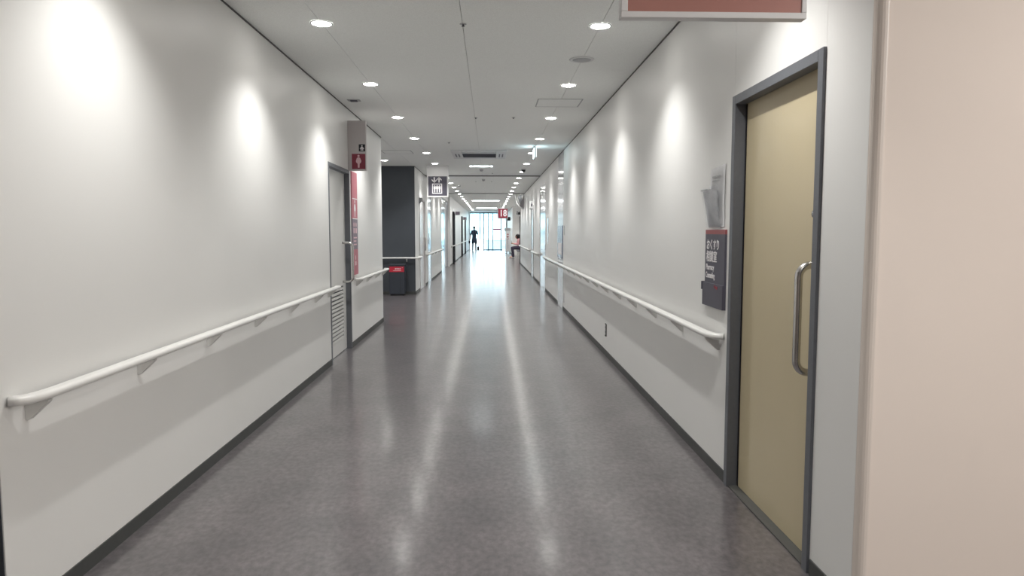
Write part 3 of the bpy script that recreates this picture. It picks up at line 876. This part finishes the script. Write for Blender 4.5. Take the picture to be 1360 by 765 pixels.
# ---- paper in a curled clear sleeve above it
t = thing('paper_notice', (XR, 3.9, 1.365), 'curled paper notice in a clear sleeve above the dark room sign', 'paper')
def sheet(fn, nu, nv):
    bm = bmesh.new()
    gr = [[bm.verts.new(fn(i / nu, j / nv)) for i in range(nu + 1)] for j in range(nv + 1)]
    for j in range(nv):
        for i in range(nu):
            bm.faces.new((gr[j][i], gr[j][i + 1], gr[j + 1][i + 1], gr[j + 1][i]))
    bmesh.ops.solidify(bm, geom=bm.faces[:], thickness=0.0006)
    return bm
obj('back_sheet', sheet(lambda u, v: (XR - 0.003 - 0.004 * math.sin(v * 3), 3.775 + 0.25 * u, 1.375 + 0.325 * v + 0.012 * (1 - u) * v), 6, 6), 'paper', t, smooth=True)
def curl(u, v):
    w = 0.5 + 0.5 * math.cos(min(1, max(0, v)) * PI)           # 1 at the bottom
    out = 0.010 + 0.034 * v ** 1.6 * (0.3 + 0.7 * u) + 0.012 * math.sin(v * PI) * math.sin(u * PI)
    y = 3.80 + (0.25 + 0.02 * v) * u + 0.03 * math.sin(v * 2.5) * (1 - u)
    return (XR - out, y, 1.372 + (0.235 - 0.02 * u) * v)
obj('front_sheet', sheet(lambda u, v: curl(0.06 + 0.88 * u, 0.95 * v), 10, 10), 'thin_paper', t, smooth=True)
obj('clear_sleeve', sheet(lambda u, v: tuple(a + b for a, b in zip(curl(u, v), (-0.008, 0, 0))), 10, 10), 'vinyl', t, smooth=True)
obj('printed_line', B((XR - 0.0095, XR - 0.0085, 3.84, 3.98, 1.652, 1.657), (XR - 0.009, XR - 0.008, 3.86, 3.98, 1.632, 1.635)), 'plastic_grey', t)
obj('clip', B(XR - 0.052, XR - 0.044, 3.95, 4.05, 1.578, 1.586), 'plastic_grey', t)

# ---- outlet low on the right wall
t = thing('wall_outlet', (XR, 7.62, 0.22), 'small wall outlet low on the wall below the handrail', 'outlet')
obj('cover_plate', B(XR - 0.008, XR - 0.0003, 7.585, 7.655, 0.225, 0.345), 'plastic', t, bevel=0.002)
obj('edge_strip', B((XR - 0.012, XR - 0.0003, 7.572, 7.584, 0.215, 0.345), (XR - 0.010, XR - 0.0003, 7.585, 7.64, 0.345, 0.351), (XR - 0.010, XR - 0.0003, 7.585, 7.64, 0.214, 0.224)), 'gap_trim', t)
obj('socket', B((XR - 0.0095, XR - 0.0081, 7.61, 7.63, 0.25, 0.27), (XR - 0.0095, XR - 0.0081, 7.61, 7.63, 0.30, 0.32)), 'plastic_grey', t)

# ================================================================== things on the ceiling
# ---- air-conditioning cassette
ax, ay = -0.19, 12.85
t = thing('air_conditioner', (ax, ay, ZC), 'white ceiling air conditioner with dark centre grille', 'air conditioner')
AW, AL = 0.48, 0.62
fr = obj('panel', B((ax - AW, ax + AW, ay - AL, ay - AL + 0.06, ZC - 0.03, ZC - 0.0005), (ax - AW, ax + AW, ay + AL - 0.06, ay + AL, ZC - 0.03, ZC - 0.0005),
                    (ax - AW, ax - 0.30, ay - AL + 0.06, ay + AL - 0.06, ZC - 0.03, ZC - 0.0005), (ax + 0.30, ax + AW, ay - AL + 0.06, ay + AL - 0.06, ZC - 0.03, ZC - 0.0005),
                    (ax - 0.30, ax + 0.30, ay - 0.36, ay - 0.28, ZC - 0.03, ZC - 0.0005), (ax - 0.30, ax + 0.30, ay + 0.40, ay + AL - 0.06, ZC - 0.03, ZC - 0.0005)), 'plastic', t, bevel=0.004)
obj('intake_back', B(ax - 0.30, ax + 0.30, ay - 0.28, ay + 0.40, ZC - 0.012, ZC - 0.0005), 'grille', t)
for i in range(9):
    y = ay - 0.25 + i * 0.077
    obj('grille_slat', B(ax - 0.299, ax + 0.299, y, y + 0.016, ZC - 0.027, ZC - 0.0125), 'grille', t)
obj('outlet_slot', B(ax - 0.30, ax + 0.30, ay - AL + 0.06, ay - 0.36, ZC - 0.014, ZC - 0.0005), 'black', t)
obj('louvre', B(ax - 0.29, ax + 0.29, ay - 0.52, ay - 0.42, ZC - 0.022, ZC - 0.0145), 'plastic', t)
for sx_ in (-1, 1):
    for k in range(2):
        xx = ax + sx_ * (0.36 + k * 0.055)
        obj('corner_mark', B(xx - 0.012, xx + 0.012, ay - 0.22, ay + 0.30, ZC - 0.0315, ZC - 0.0301), 'grille', t)

# ---- small lit panel
t = thing('light_panel', (-0.185, 15.15, ZC), 'small bluish-white lit ceiling panel beyond the air conditioner', 'ceiling light')
obj('housing', B(-0.44, 0.07, 15.03, 15.28, ZC - 0.012, ZC - 0.0005), 'plastic', t)
obj('diffuser', B(-0.35, -0.02, 15.05, 15.26, ZC - 0.017, ZC - 0.0121), 'tube', t)
obj('end_diffuser', B((-0.425, -0.37, 15.05, 15.26, ZC - 0.017, ZC - 0.0121), (0.0, 0.055, 15.05, 15.26, ZC - 0.017, ZC - 0.0121)), 'tube', t)
# ---- two tube fittings further on
for y, lab in ((31.4, 'long white tube light across the ceiling before the red number sign'), (41.2, 'long white tube light across the ceiling beyond the red number sign')):
    t = thing('tube_light', (-0.19, y, ZC), lab, 'ceiling light', 'tube lights across the far ceiling')
    obj('housing', B(-0.80, 0.42, y - 0.12, y + 0.12, ZC - 0.03, ZC - 0.0005), 'plastic', t)
    for k in range(4):
        x = -0.785 + k * 0.30
        obj('diffuser', B(x, x + 0.285, y - 0.11, y + 0.11, ZC - 0.05, ZC - 0.0301), 'tube', t)

# ---- exit sign seen edge-on
t = thing('exit_sign', (0.735, 11.75, 2.55), 'thin lit exit sign hanging edge-on from the ceiling', 'sign')
obj('body', B(0.722, 0.748, 11.55, 11.95, 2.545, 2.705), 'sign_white', t)
obj('lit_face', B((0.718, 0.7215, 11.56, 11.94, 2.555, 2.70), (0.7485, 0.752, 11.56, 11.94, 2.555, 2.70)), 'exit_face', t)
obj('hanger', B(0.727, 0.743, 11.70, 11.80, 2.705, ZC - 0.0005), 'frame', t)

# ---- speaker, hatches, detectors, sprinklers
t = thing('ceiling_speaker', (0.745, 5.84, ZC), 'round grey ceiling speaker between two downlights', 'speaker')
obj('ring', lathe([(0.075, -0.006), (0.09, -0.008), (0.10, -0.005), (0.102, -0.0005)], (0.745, 5.84, ZC), 28), 'plastic', t, smooth=True)
obj('grille', lathe([(0, -0.014), (0.05, -0.012), (0.078, -0.005), (0.078, -0.0005)], (0.745, 5.84, ZC), 28), 'plastic_grey', t, smooth=True)
for (x0, x1, y0, y1, lab) in ((0.505, 0.985, 7.55, 8.02, 'square ceiling access hatch near the tan door side downlights'), (-1.88, -1.36, 12.35, 12.86, 'square ceiling access hatch at the side hall')):
    t = thing('access_hatch', ((x0 + x1) / 2, (y0 + y1) / 2, ZC), lab, 'hatch', 'ceiling access hatches')
    w = 0.012
    obj('rim', B((x0, x1, y0, y0 + w, ZC - 0.0035, ZC - 0.0004), (x0, x1, y1 - w, y1, ZC - 0.0035, ZC - 0.0004), (x0, x0 + w, y0 + w, y1 - w, ZC - 0.0035, ZC - 0.0004), (x1 - w, x1, y0 + w, y1 - w, ZC - 0.0035, ZC - 0.0004)), 'plastic_grey', t)
    obj('lid', B(x0 + w + 0.002, x1 - w - 0.002, y0 + w + 0.002, y1 - w - 0.002, ZC - 0.003, ZC - 0.0004), 'ceiling', t)
def sprinkler(x, y, lab, big=1.0):
    t = thing('sprinkler', (x, y, ZC), lab, 'sprinkler', 'ceiling sprinkler heads')
    obj('rosette', lathe([(0, -0.003), (0.020 * big, -0.003), (0.024 * big, -0.0005)], (x, y, ZC), 16), 'plastic_grey', t, smooth=True)
    obj('head', lathe([(0, -0.016), (0.011 * big, -0.0155), (0.011 * big, -0.013), (0.005, -0.012), (0.006, -0.003)], (x, y, ZC), 12), 'grille', t, smooth=True)
sprinkler(-0.178, 4.89, 'dark sprinkler head on the centre joint between the first downlights')
sprinkler(-0.172, 8.80, 'sprinkler head on the centre ceiling joint between downlight pairs')
for x, y, lab in ((0.289, 8.78, 'small sprinkler head between the centre joint and the tan-side downlights'), (-0.64, 11.23, 'small sprinkler head just before the ceiling air conditioner'),
                  (0.06, 17.08, 'small sprinkler head just before the dark ceiling joint'), (-0.393, 19.9, 'small sprinkler head past the dark ceiling joint, restroom side'),
                  (0.047, 19.9, 'small sprinkler head past the dark ceiling joint, tan door side')):
    sprinkler(x, y, lab)
def detector(x, y, lab, m='plastic'):
    t = thing('smoke_detector', (x, y, ZC), lab, 'detector', 'ceiling smoke detectors')
    obj('base', lathe([(0, -0.012), (0.05, -0.012), (0.055, -0.0005)], (x, y, ZC), 20), m, t, smooth=True)
    obj('chamber', lathe([(0, -0.055), (0.022, -0.053), (0.036, -0.04), (0.04, -0.012)], (x, y, ZC), 20), 'plastic_grey', t, smooth=True)
detector(-0.19, 15.95, 'smoke detector just past the lit ceiling panel')
detector(-0.17, 19.0, 'smoke detector past the dark ceiling joint')
detector(-0.92, 21.5, 'smoke detector beside the downlight row past the dark ceiling joint')
t = thing('dome_camera', (0.748, 15.9, ZC), 'small dark dome camera among the tan door side downlights', 'camera')
obj('mount', lathe([(0, -0.02), (0.055, -0.02), (0.055, -0.0005)], (0.748, 15.9, ZC), 20), 'plastic', t, smooth=True)
obj('dome', lathe([(0, -0.075), (0.025, -0.07), (0.042, -0.05), (0.046, -0.02)], (0.748, 15.9, ZC), 20), 'black', t, smooth=True)
t = thing('ceiling_sensor', (-1.44, 7.69, ZC), 'small dark flat sensor on the ceiling above the restroom door', 'sensor')
obj('plate', B(-1.505, -1.375, 7.64, 7.74, ZC - 0.006, ZC - 0.0005), 'plastic_grey', t)
obj('eye', B(-1.475, -1.405, 7.665, 7.715, ZC - 0.016, ZC - 0.0061), 'grille', t)

# ---- quarter-dome corner mirror
t = thing('corner_mirror', (XR, 26.5, 2.2), 'curved corner mirror under the ceiling by the waiting bay', 'mirror')
bm = bmesh.new()
R_ = 0.40
cxm, cym, czm = XR - 0.001, 26.6, ZC - 0.013
N1, N2 = 10, 8
gr = []
for i in range(N1 + 1):
    a = PI * i / N1                   # along the wall
    row = []
    for j in range(N2 + 1):
        b = PI / 2 * j / N2
        row.append(bm.verts.new((cxm - 0.30 * math.sin(a) * math.sin(b) - 0.0, cym - R_ * math.cos(a), czm - 0.52 * math.sin(a) * math.cos(b))))
    gr.append(row)
for i in range(N1):
    for j in range(N2):
        bm.faces.new((gr[i][j], gr[i + 1][j], gr[i + 1][j + 1], gr[i][j + 1]))
bmesh.ops.remove_doubles(bm, verts=bm.verts, dist=1e-4)
obj('dome', bm, 'mirror', t, smooth=True)
rim = [(cxm - 0.31 * math.sin(PI / 2) * math.sin(b), cym - 0.02, czm - 0.53 * math.cos(b)) for b in [PI / 2 * j / 10 for j in range(11)]]
obj('rim', sweep(rim, circ(0.014, 8), up=Vector((0, 1, 0))), 'sign_white', t, smooth=True)

# ================================================================== things on the floor
# ---- waste bin
t = thing('waste_bin', (-1.975, 15.1, 0), 'dark waste bin with a red label in front of the dark wall', 'bin')
x0, x1, y0, y1 = -2.13, -1.81, 14.97, 15.20
obj('body', B(x0, x1, y0, y1, 0.03, 0.63), 'bin', t, bevel=0.008)
obj('plinth', B(x0 + 0.02, x1 - 0.02, y0 + 0.015, y1 - 0.015, 0.0, 0.03), 'black', t)
obj('lid', B(x0 - 0.006, x1 + 0.006, y0 - 0.006, y1, 0.63, 0.665), 'bin', t, bevel=0.006)
lb = obj('red_label', B(x0 + 0.005, x1 - 0.005, y0 - 0.003, y0 + 0.001, 0.50, 0.615), 'bin_red', t)
obj('label_print', plate([rect(-0.02 + k * 0.032, 0.004 + k * 0.032, 0.0, 0.03) for k in range(4)] + [rect(-0.06, 0.11, -0.03, -0.018), rect(0.125, 0.14, 0.03, 0.042)], (-1.985, y0 - 0.003, 0.553), (1, 0, 0), UP, 0.001), 'print_pink', lb)
obj('panel_line', B(x1 - 0.09, x1 - 0.085, y0 - 0.002, y0 + 0.001, 0.05, 0.48), 'black', t)

# ---- white display stand
t = thing('display_stand', (1.08, 43.2, 0), 'tall white information stand with a red figure on dark feet', 'stand')
bd = obj('board', B(0.925, 1.235, 43.18, 43.24, 0.14, 1.40), 'sign_white', t, bevel=0.004)
obj('top_box', B(0.87, 1.24, 43.15, 43.27, 1.40, 1.56), 'plastic_grey', t, bevel=0.01)
obj('figure_print', plate([disc2(0, 0.30, 0.05), [(-0.06, 0.16), (0.0, 0.22), (0.06, 0.16), (0.03, 0.10), (-0.03, 0.10)], disc2(0.02, 0.03, 0.035)], (1.08, 43.18, 0.88), (1, 0, 0), UP, 0.002), 'stripe_red', bd)
obj('text_print', plate([rect(-0.018, 0.018, 0.45 - k * 0.065, 0.495 - k * 0.065) for k in range(9)], (1.08, 43.18, 0.40), (1, 0, 0), UP, 0.002), 'sign_slate', bd)
for x in (0.965, 1.195):
    obj('post', B(x - 0.015, x + 0.015, 43.195, 43.225, 0.06, 0.14), 'steel', t)
    obj('foot', B(x - 0.025, x + 0.025, 43.05, 43.37, 0.0, 0.06), 'black', t)
# small dark monitor on the far right wall
t = thing('wall_monitor', (1.23, 41.5, 1.98), 'small dark monitor on a bracket beside the red number sign', 'monitor')
obj('arm', B(1.19, XR - 0.001, 41.49, 41.51, 2.06, 2.10), 'steel', t)
obj('screen', B(1.02, 1.19, 41.48, 41.53, 1.98, 2.20), 'black', t, bevel=0.004)
obj('bezel', B((1.012, 1.02, 41.475, 41.535, 1.972, 2.208),), 'plastic_grey', t)

# ---- bench in the waiting bay
t = thing('bench', (1.62, 35.9, 0), 'dark padded bench in the waiting bay under the seated person', 'bench')
obj('seat', B(1.36, 1.90, 35.3, 36.9, 0.35, 0.405), 'bench_seat', t, bevel=0.015)
for y in (35.4, 36.8):
    for x in (1.42, 1.84):
        obj('leg', lathe([(0.016, 0), (0.016, 0.35)], (x, y, 0), 10), 'steel', t)

# ================================================================== people
def skin(name, V, Eg, m, parent, vox=0.012, it=5):
    """V: {key: (x, y, z, rx, ry)}, Eg: [(a, b)]: tapering limbs melted into one continuous surface"""
    base = wloc(parent)
    bm = bmesh.new()
    uv = bmesh.new()
    bmesh.ops.create_icosphere(uv, subdivisions=2, radius=1)
    uv.verts.index_update()
    vv = [v.co.copy() for v in uv.verts]
    ff = [[v.index for v in f.verts] for f in uv.faces]
    uv.free()
    for a, b in Eg:
        A, B_ = V[a], V[b]
        pa, pb = Vector(A[:3]) - base, Vector(B_[:3]) - base
        ra = Vector((A[3], A[-1], (A[3] + A[-1]) / 2))
        rb = Vector((B_[3], B_[-1], (B_[3] + B_[-1]) / 2))
        n = max(2, int((pb - pa).length / (0.4 * min(*ra, *rb))) + 1)
        for i in range(n + 1):
            c = pa.lerp(pb, i / n)
            r_ = ra.lerp(rb, i / n)
            vs2 = [bm.verts.new(c + Vector((p.x * r_.x, p.y * r_.y, p.z * r_.z))) for p in vv]
            for f in ff:
                bm.faces.new([vs2[k] for k in f])
    me1 = bpy.data.meshes.new(name)
    bm.to_mesh(me1)
    bm.free()
    o = bpy.data.objects.new(name + '_cage', me1)
    COL.objects.link(o)
    rm = o.modifiers.new('remesh', 'REMESH')
    rm.mode = 'VOXEL'
    rm.voxel_size = vox
    sm = o.modifiers.new('smooth', 'SMOOTH')
    sm.factor = 0.5
    sm.iterations = it
    dg = bpy.context.evaluated_depsgraph_get()
    me2 = bpy.data.meshes.new_from_object(o.evaluated_get(dg))
    bpy.data.objects.remove(o)
    me2.name = name
    me2.materials.clear()
    me2.materials.append(MATS[m])
    for p in me2.polygons:
        p.use_smooth = True
    r = bpy.data.objects.new(name, me2)
    COL.objects.link(r)
    r.parent = parent
    return r

def hand(V, Eg, key, at, d, side, s=1.0):
    """palm, four fingers and a thumb grown from the wrist `key`; d: pointing direction, side: thumb direction"""
    at = Vector(at); d = Vector(d).normalized(); side = Vector(side).normalized()
    n = d.cross(side).normalized()
    p = at + d * 0.05 * s
    V[key + 'p'] = (*p, 0.026 * s, 0.018 * s)
    Eg.append((key, key + 'p'))
    for k, (o, l) in enumerate(((0.026, 0.065), (0.009, 0.075), (-0.009, 0.07), (-0.025, 0.055))):
        a = at + d * 0.085 * s + side * o * s
        b = a + (d * 0.8 + n * 0.45) * l * 0.5 * s
        c = b + (d * 0.45 + n * 0.8) * l * 0.5 * s
        V[key + 'a%d' % k] = (*a, 0.0095 * s)
        V[key + 'b%d' % k] = (*b, 0.0085 * s)
        V[key + 'c%d' % k] = (*c, 0.0075 * s)
        Eg.extend([(key + 'p', key + 'a%d' % k), (key + 'a%d' % k, key + 'b%d' % k), (key + 'b%d' % k, key + 'c%d' % k)])
    a = at + d * 0.045 * s + side * 0.04 * s
    b = a + (d * 0.7 + side * 0.5) * 0.045 * s
    V[key + 't1'] = (*a, 0.0105 * s)
    V[key + 't2'] = (*b, 0.0085 * s)
    Eg.extend([(key + 'p', key + 't1'), (key + 't1', key + 't2')])

def ellipsoid(c, r, m, name, parent, squash=None, seg=20):
    bm = bmesh.new()
    bmesh.ops.create_uvsphere(bm, u_segments=seg, v_segments=12, radius=1)
    for v in bm.verts:
        p = Vector((v.co.x * r[0], v.co.y * r[1], v.co.z * r[2]))
        if squash:
            p = squash(p)
        v.co = Vector(c) + p
    return obj(name, bm, m, parent, smooth=True)

# ---- walker at the glass, back to the corridor
mx, my = -1.13, 50.55
t = thing('person', (mx, my, 0), 'standing person in dark blue shirt and shorts by the end glass', 'person')
def M(x, y, z, *r):
    return (mx + x, my + y, z, *r)
V = {'pel': M(0, 0, 0.92, 0.11, 0.085), 'wai': M(0, 0, 1.08, 0.10, 0.08), 'che': M(0.0, 0, 1.27, 0.125, 0.085), 'sho': M(0, 0, 1.40, 0.09, 0.065),
     'nec': M(0, 0.01, 1.475, 0.05), 'jaw': M(0, 0.035, 1.535, 0.058, 0.07), 'hea': M(0, 0.025, 1.61, 0.072, 0.088), 'top': M(0, 0.015, 1.675, 0.05, 0.06),
     'nos': M(0, 0.125, 1.60, 0.012), 'earl': M(-0.078, 0.02, 1.60, 0.012, 0.02), 'earr': M(0.078, 0.02, 1.60, 0.012, 0.02)}
Eg = [('pel', 'wai'), ('wai', 'che'), ('che', 'sho'), ('sho', 'nec'), ('nec', 'jaw'), ('jaw', 'hea'), ('hea', 'top'), ('hea', 'nos'), ('hea', 'earl'), ('hea', 'earr')]
V.update({'ls': M(-0.165, 0, 1.375, 0.052), 'le': M(-0.235, -0.02, 1.13, 0.042), 'lw': M(-0.285, 0.05, 0.90, 0.03),
          'rs': M(0.165, 0, 1.375, 0.052), 're': M(0.255, -0.03, 1.14, 0.042), 'rw': M(0.20, 0.20, 1.22, 0.03)})
Eg += [('sho', 'ls'), ('ls', 'le'), ('le', 'lw'), ('sho', 'rs'), ('rs', 're'), ('re', 'rw')]
hand(V, Eg, 'lw', V['lw'][:3], (0, 0.1, -1), (0.3, 1, 0))
hand(V, Eg, 'rw', V['rw'][:3], (-0.5, 0.6, 0.5), (-0.3, 0.1, 1))
V.update({'lh': M(-0.075, 0, 0.86, 0.07), 'lk': M(-0.10, 0.05, 0.48, 0.062), 'la': M(-0.11, -0.02, 0.09, 0.042), 'lt': M(-0.12, 0.15, 0.035, 0.04, 0.035),
          'rh': M(0.075, 0, 0.86, 0.07), 'rk': M(0.105, 0.02, 0.48, 0.062), 'ra': M(0.115, -0.08, 0.10, 0.042), 'rt': M(0.125, 0.09, 0.035, 0.04, 0.035)})
Eg += [('pel', 'lh'), ('lh', 'lk'), ('lk', 'la'), ('la', 'lt'), ('pel', 'rh'), ('rh', 'rk'), ('rk', 'ra'), ('ra', 'rt')]
skin('body', V, Eg, 'skin', t, vox=0.0065, it=3)
S = {'h0': M(0, 0, 0.74, 0.165, 0.12), 'h': M(0, 0, 0.84, 0.17, 0.122), 'w': M(0, 0, 1.02, 0.155, 0.112), 'c': M(0, 0, 1.24, 0.165, 0.115), 's': M(0, 0, 1.385, 0.12, 0.085), 'n': M(0, 0.005, 1.45, 0.066),
     'l1': M(-0.165, 0, 1.37, 0.068), 'l2': M(-0.215, -0.012, 1.20, 0.062), 'l3': M(-0.225, -0.015, 1.16, 0.060), 'r1': M(0.165, 0, 1.37, 0.068), 'r2': M(0.225, -0.02, 1.21, 0.062), 'r3': M(0.24, -0.025, 1.17, 0.060)}
skin('shirt', S, [('h0', 'h'), ('h', 'w'), ('w', 'c'), ('c', 's'), ('s', 'n'), ('s', 'l1'), ('l1', 'l2'), ('l2', 'l3'), ('s', 'r1'), ('r1', 'r2'), ('r2', 'r3')], 'shirt_blue', t)
S = {'q': M(0, 0, 0.98, 0.135, 0.10), 'p': M(0, 0, 0.88, 0.15, 0.112), 'l': M(-0.088, 0.01, 0.76, 0.108), 'l2': M(-0.10, 0.03, 0.60, 0.10), 'l3': M(-0.102, 0.035, 0.55, 0.098), 'r': M(0.088, 0.005, 0.76, 0.108), 'r2': M(0.105, 0.018, 0.60, 0.10), 'r3': M(0.107, 0.02, 0.55, 0.098)}
skin('shorts', S, [('q', 'p'), ('p', 'l'), ('l', 'l2'), ('l2', 'l3'), ('p', 'r'), ('r', 'r2'), ('r2', 'r3')], 'shorts_dark', t)
for sg, dy in ((-1, 0.0), (1, -0.05)):
    S = {'z': M(sg * 0.095, 0.03, 0.70, 0.085), 'a': M(sg * 0.10, 0.035, 0.56, 0.078), 'b': M(sg * 0.107, 0.01 + dy * 0.7, 0.30, 0.068), 'c': M(sg * 0.112, -0.02 + dy, 0.12, 0.062), 'd': M(sg * 0.112, -0.025 + dy, 0.08, 0.06)}
    skin('trouser_leg', S, [('z', 'a'), ('a', 'b'), ('b', 'c'), ('c', 'd')], 'trousers_pale', t)
for (sx_, ya_, yt_) in ((-0.115, -0.05, 0.19), (0.12, -0.11, 0.13)):
    S = {'a': M(sx_, ya_, 0.05, 0.048, 0.045), 'b': M(sx_ - 0.003, (ya_ + yt_) / 2, 0.045, 0.048, 0.042), 'c': M(sx_ - 0.005, yt_, 0.038, 0.04, 0.034)}
    skin('shoe', S, [('a', 'b'), ('b', 'c')], 'shoe_white', t)
ellipsoid((mx, my + 0.008, 1.640), (0.090, 0.102, 0.088), 'hair', 'hair', t, squash=lambda p: Vector((p.x, min(p.y, 0.075) if p.z < 0.03 else p.y, max(p.z, -0.075))))

t = thing('tote_bag', (mx - 0.30, my + 0.05, 0.44), 'small dark bag hanging from the standing person\'s hand', 'bag')
obj('bag_body', B(mx - 0.40, mx - 0.27, my + 0.01, my + 0.09, 0.50, 0.70), 'black', t, bevel=0.02)
obj('strap', sweep([(mx - 0.37, my + 0.055, 0.69), (mx - 0.33, my + 0.055, 0.80), (mx - 0.29, my + 0.055, 0.835), (mx - 0.285, my + 0.055, 0.80), (mx - 0.29, my + 0.055, 0.69)], circ(0.008, 6), up=Vector((0, 1, 0))), 'black', t)
t = thing('suitcase', (mx + 0.28, my, 0), 'small black case on the floor beside the standing person', 'suitcase')
obj('shell', B(mx + 0.20, mx + 0.36, my - 0.12, my + 0.12, 0.035, 0.30), 'black', t, bevel=0.03)
obj('grip', sweep([(mx + 0.28, my - 0.06, 0.295), (mx + 0.28, my - 0.05, 0.335), (mx + 0.28, my + 0.05, 0.335), (mx + 0.28, my + 0.06, 0.295)], circ(0.01, 6), up=Vector((1, 0, 0))), 'black', t)
for dx in (-0.05, 0.05):
    for dy in (-0.08, 0.08):
        w = lathe([(0, -0.012), (0.02, -0.012), (0.02, 0.012), (0, 0.012)], seg=10)
        bmesh.ops.rotate(w, verts=w.verts, cent=(0, 0, 0), matrix=Matrix.Rotation(PI / 2, 3, 'Y'))
        bmesh.ops.translate(w, verts=w.verts, vec=(mx + 0.28 + dx, my + dy, 0.02))
        obj('wheel', w, 'plastic_grey', t)

# ---- seated person in the waiting bay, facing across the corridor, head lowered
px, py = 1.52, 35.9
t = thing('person', (px, py, 0), 'seated person in pink top and patterned trousers in the waiting bay', 'person')
def W(x, y, z, *r):          # x: forward (towards the corridor), y: to her side
    return (px - x, py + y, z, *r)
V = {'pel': W(0, 0, 0.54, 0.09, 0.10), 'wai': W(0.01, 0, 0.68, 0.08, 0.10), 'che': W(0.05, 0, 0.84, 0.08, 0.11), 'sho': W(0.08, 0, 0.945, 0.06, 0.08), 'nec': W(0.11, 0, 1.00, 0.045),
     'jaw': W(0.165, 0, 1.03, 0.055, 0.05), 'hea': W(0.155, 0, 1.105, 0.082, 0.07), 'top': W(0.13, 0, 1.17, 0.055, 0.05), 'nos': W(0.255, 0, 1.07, 0.012), 'el': W(0.14, 0.075, 1.09, 0.012), 'er': W(0.14, -0.075, 1.09, 0.012)}
Eg = [('pel', 'wai'), ('wai', 'che'), ('che', 'sho'), ('sho', 'nec'), ('nec', 'jaw'), ('jaw', 'hea'), ('hea', 'top'), ('hea', 'nos'), ('hea', 'el'), ('hea', 'er')]
for s_, k in ((-1, 'a'), (1, 'b')):
    V.update({k + 's': W(0.075, s_ * 0.145, 0.915, 0.046), k + 'e': W(0.12, s_ * 0.20, 0.70, 0.038), k + 'w': W(0.34, s_ * 0.09, 0.74, 0.028)})
    Eg += [('sho', k + 's'), (k + 's', k + 'e'), (k + 'e', k + 'w')]
    hand(V, Eg, k + 'w', V[k + 'w'][:3], (-1, -s_ * 0.45, 0.12), (0, -s_ * 0.2, 1), 0.9)
    V.update({k + 'h': W(0.03, s_ * 0.085, 0.53, 0.08), k + 'k': W(0.40, s_ * 0.10, 0.515, 0.062), k + 'n': W(0.36, s_ * 0.10, 0.10, 0.04), k + 't': W(0.52, s_ * 0.11, 0.04, 0.036)})
    Eg += [('pel', k + 'h'), (k + 'h', k + 'k'), (k + 'k', k + 'n'), (k + 'n', k + 't')]
skin('body', V, Eg, 'skin', t, vox=0.0065, it=3)
S = {'w': W(0.0, 0, 0.58, 0.145, 0.135), 'v': W(0.015, 0, 0.70, 0.125, 0.14), 'c': W(0.05, 0, 0.84, 0.125, 0.15), 's': W(0.078, 0, 0.935, 0.08, 0.09), 'n': W(0.10, 0, 0.985, 0.058)}
Es = [('w', 'v'), ('v', 'c'), ('c', 's'), ('s', 'n')]
for s_, k in ((-1, 'a'), (1, 'b')):
    S.update({k + '1': W(0.075, s_ * 0.145, 0.91, 0.062), k + '2': W(0.12, s_ * 0.20, 0.71, 0.056), k + '3': W(0.25, s_ * 0.145, 0.725, 0.048)})
    Es += [('s', k + '1'), (k + '1', k + '2'), (k + '2', k + '3')]
skin('top', S, Es, 'pink_top', t)
S = {'p': W(0.0, 0, 0.53, 0.115, 0.13), 'q': W(0.0, 0, 0.62, 0.11, 0.13)}
Es = [('p', 'q')]
for s_, k in ((-1, 'a'), (1, 'b')):
    S.update({k + '1': W(0.06, s_ * 0.09, 0.535, 0.105), k + '2': W(0.40, s_ * 0.10, 0.52, 0.080), k + '3': W(0.37, s_ * 0.10, 0.30, 0.075), k + '4': W(0.36, s_ * 0.10, 0.12, 0.075)})
    Es += [('p', k + '1'), (k + '1', k + '2'), (k + '2', k + '3'), (k + '3', k + '4')]
skin('trousers', S, Es, 'patterned', t)
for s_ in (-1, 1):
    S = {'a': W(0.33, s_ * 0.105, 0.05, 0.045), 'b': W(0.43, s_ * 0.108, 0.045, 0.045, 0.04), 'c': W(0.55, s_ * 0.112, 0.038, 0.036, 0.03)}
    skin('shoe', S, [('a', 'b'), ('b', 'c')], 'shoe_white', t)
ellipsoid((px - 0.125, py, 1.115), (0.115, 0.105, 0.12), 'hair', 'hair', t, squash=lambda p: Vector((max(p.x, -0.06) if p.z < 0.03 else p.x, p.y, p.z * (1.25 if p.z < 0 and p.x > -0.02 else 1))))
for s_ in (-1, 1):
    ellipsoid((px - 0.233, py + s_ * 0.032, 1.095), (0.008, 0.014, 0.007), 'hair', 'eye', t, seg=10)
# her phone
tag(obj('phone', B(px - 0.445, px - 0.435, py - 0.04, py + 0.04, 0.745, 0.89), 'black', bevel=0.004, at=(px - 0.44, py, 0.745)), 'dark phone in the hands of the seated person', 'phone')
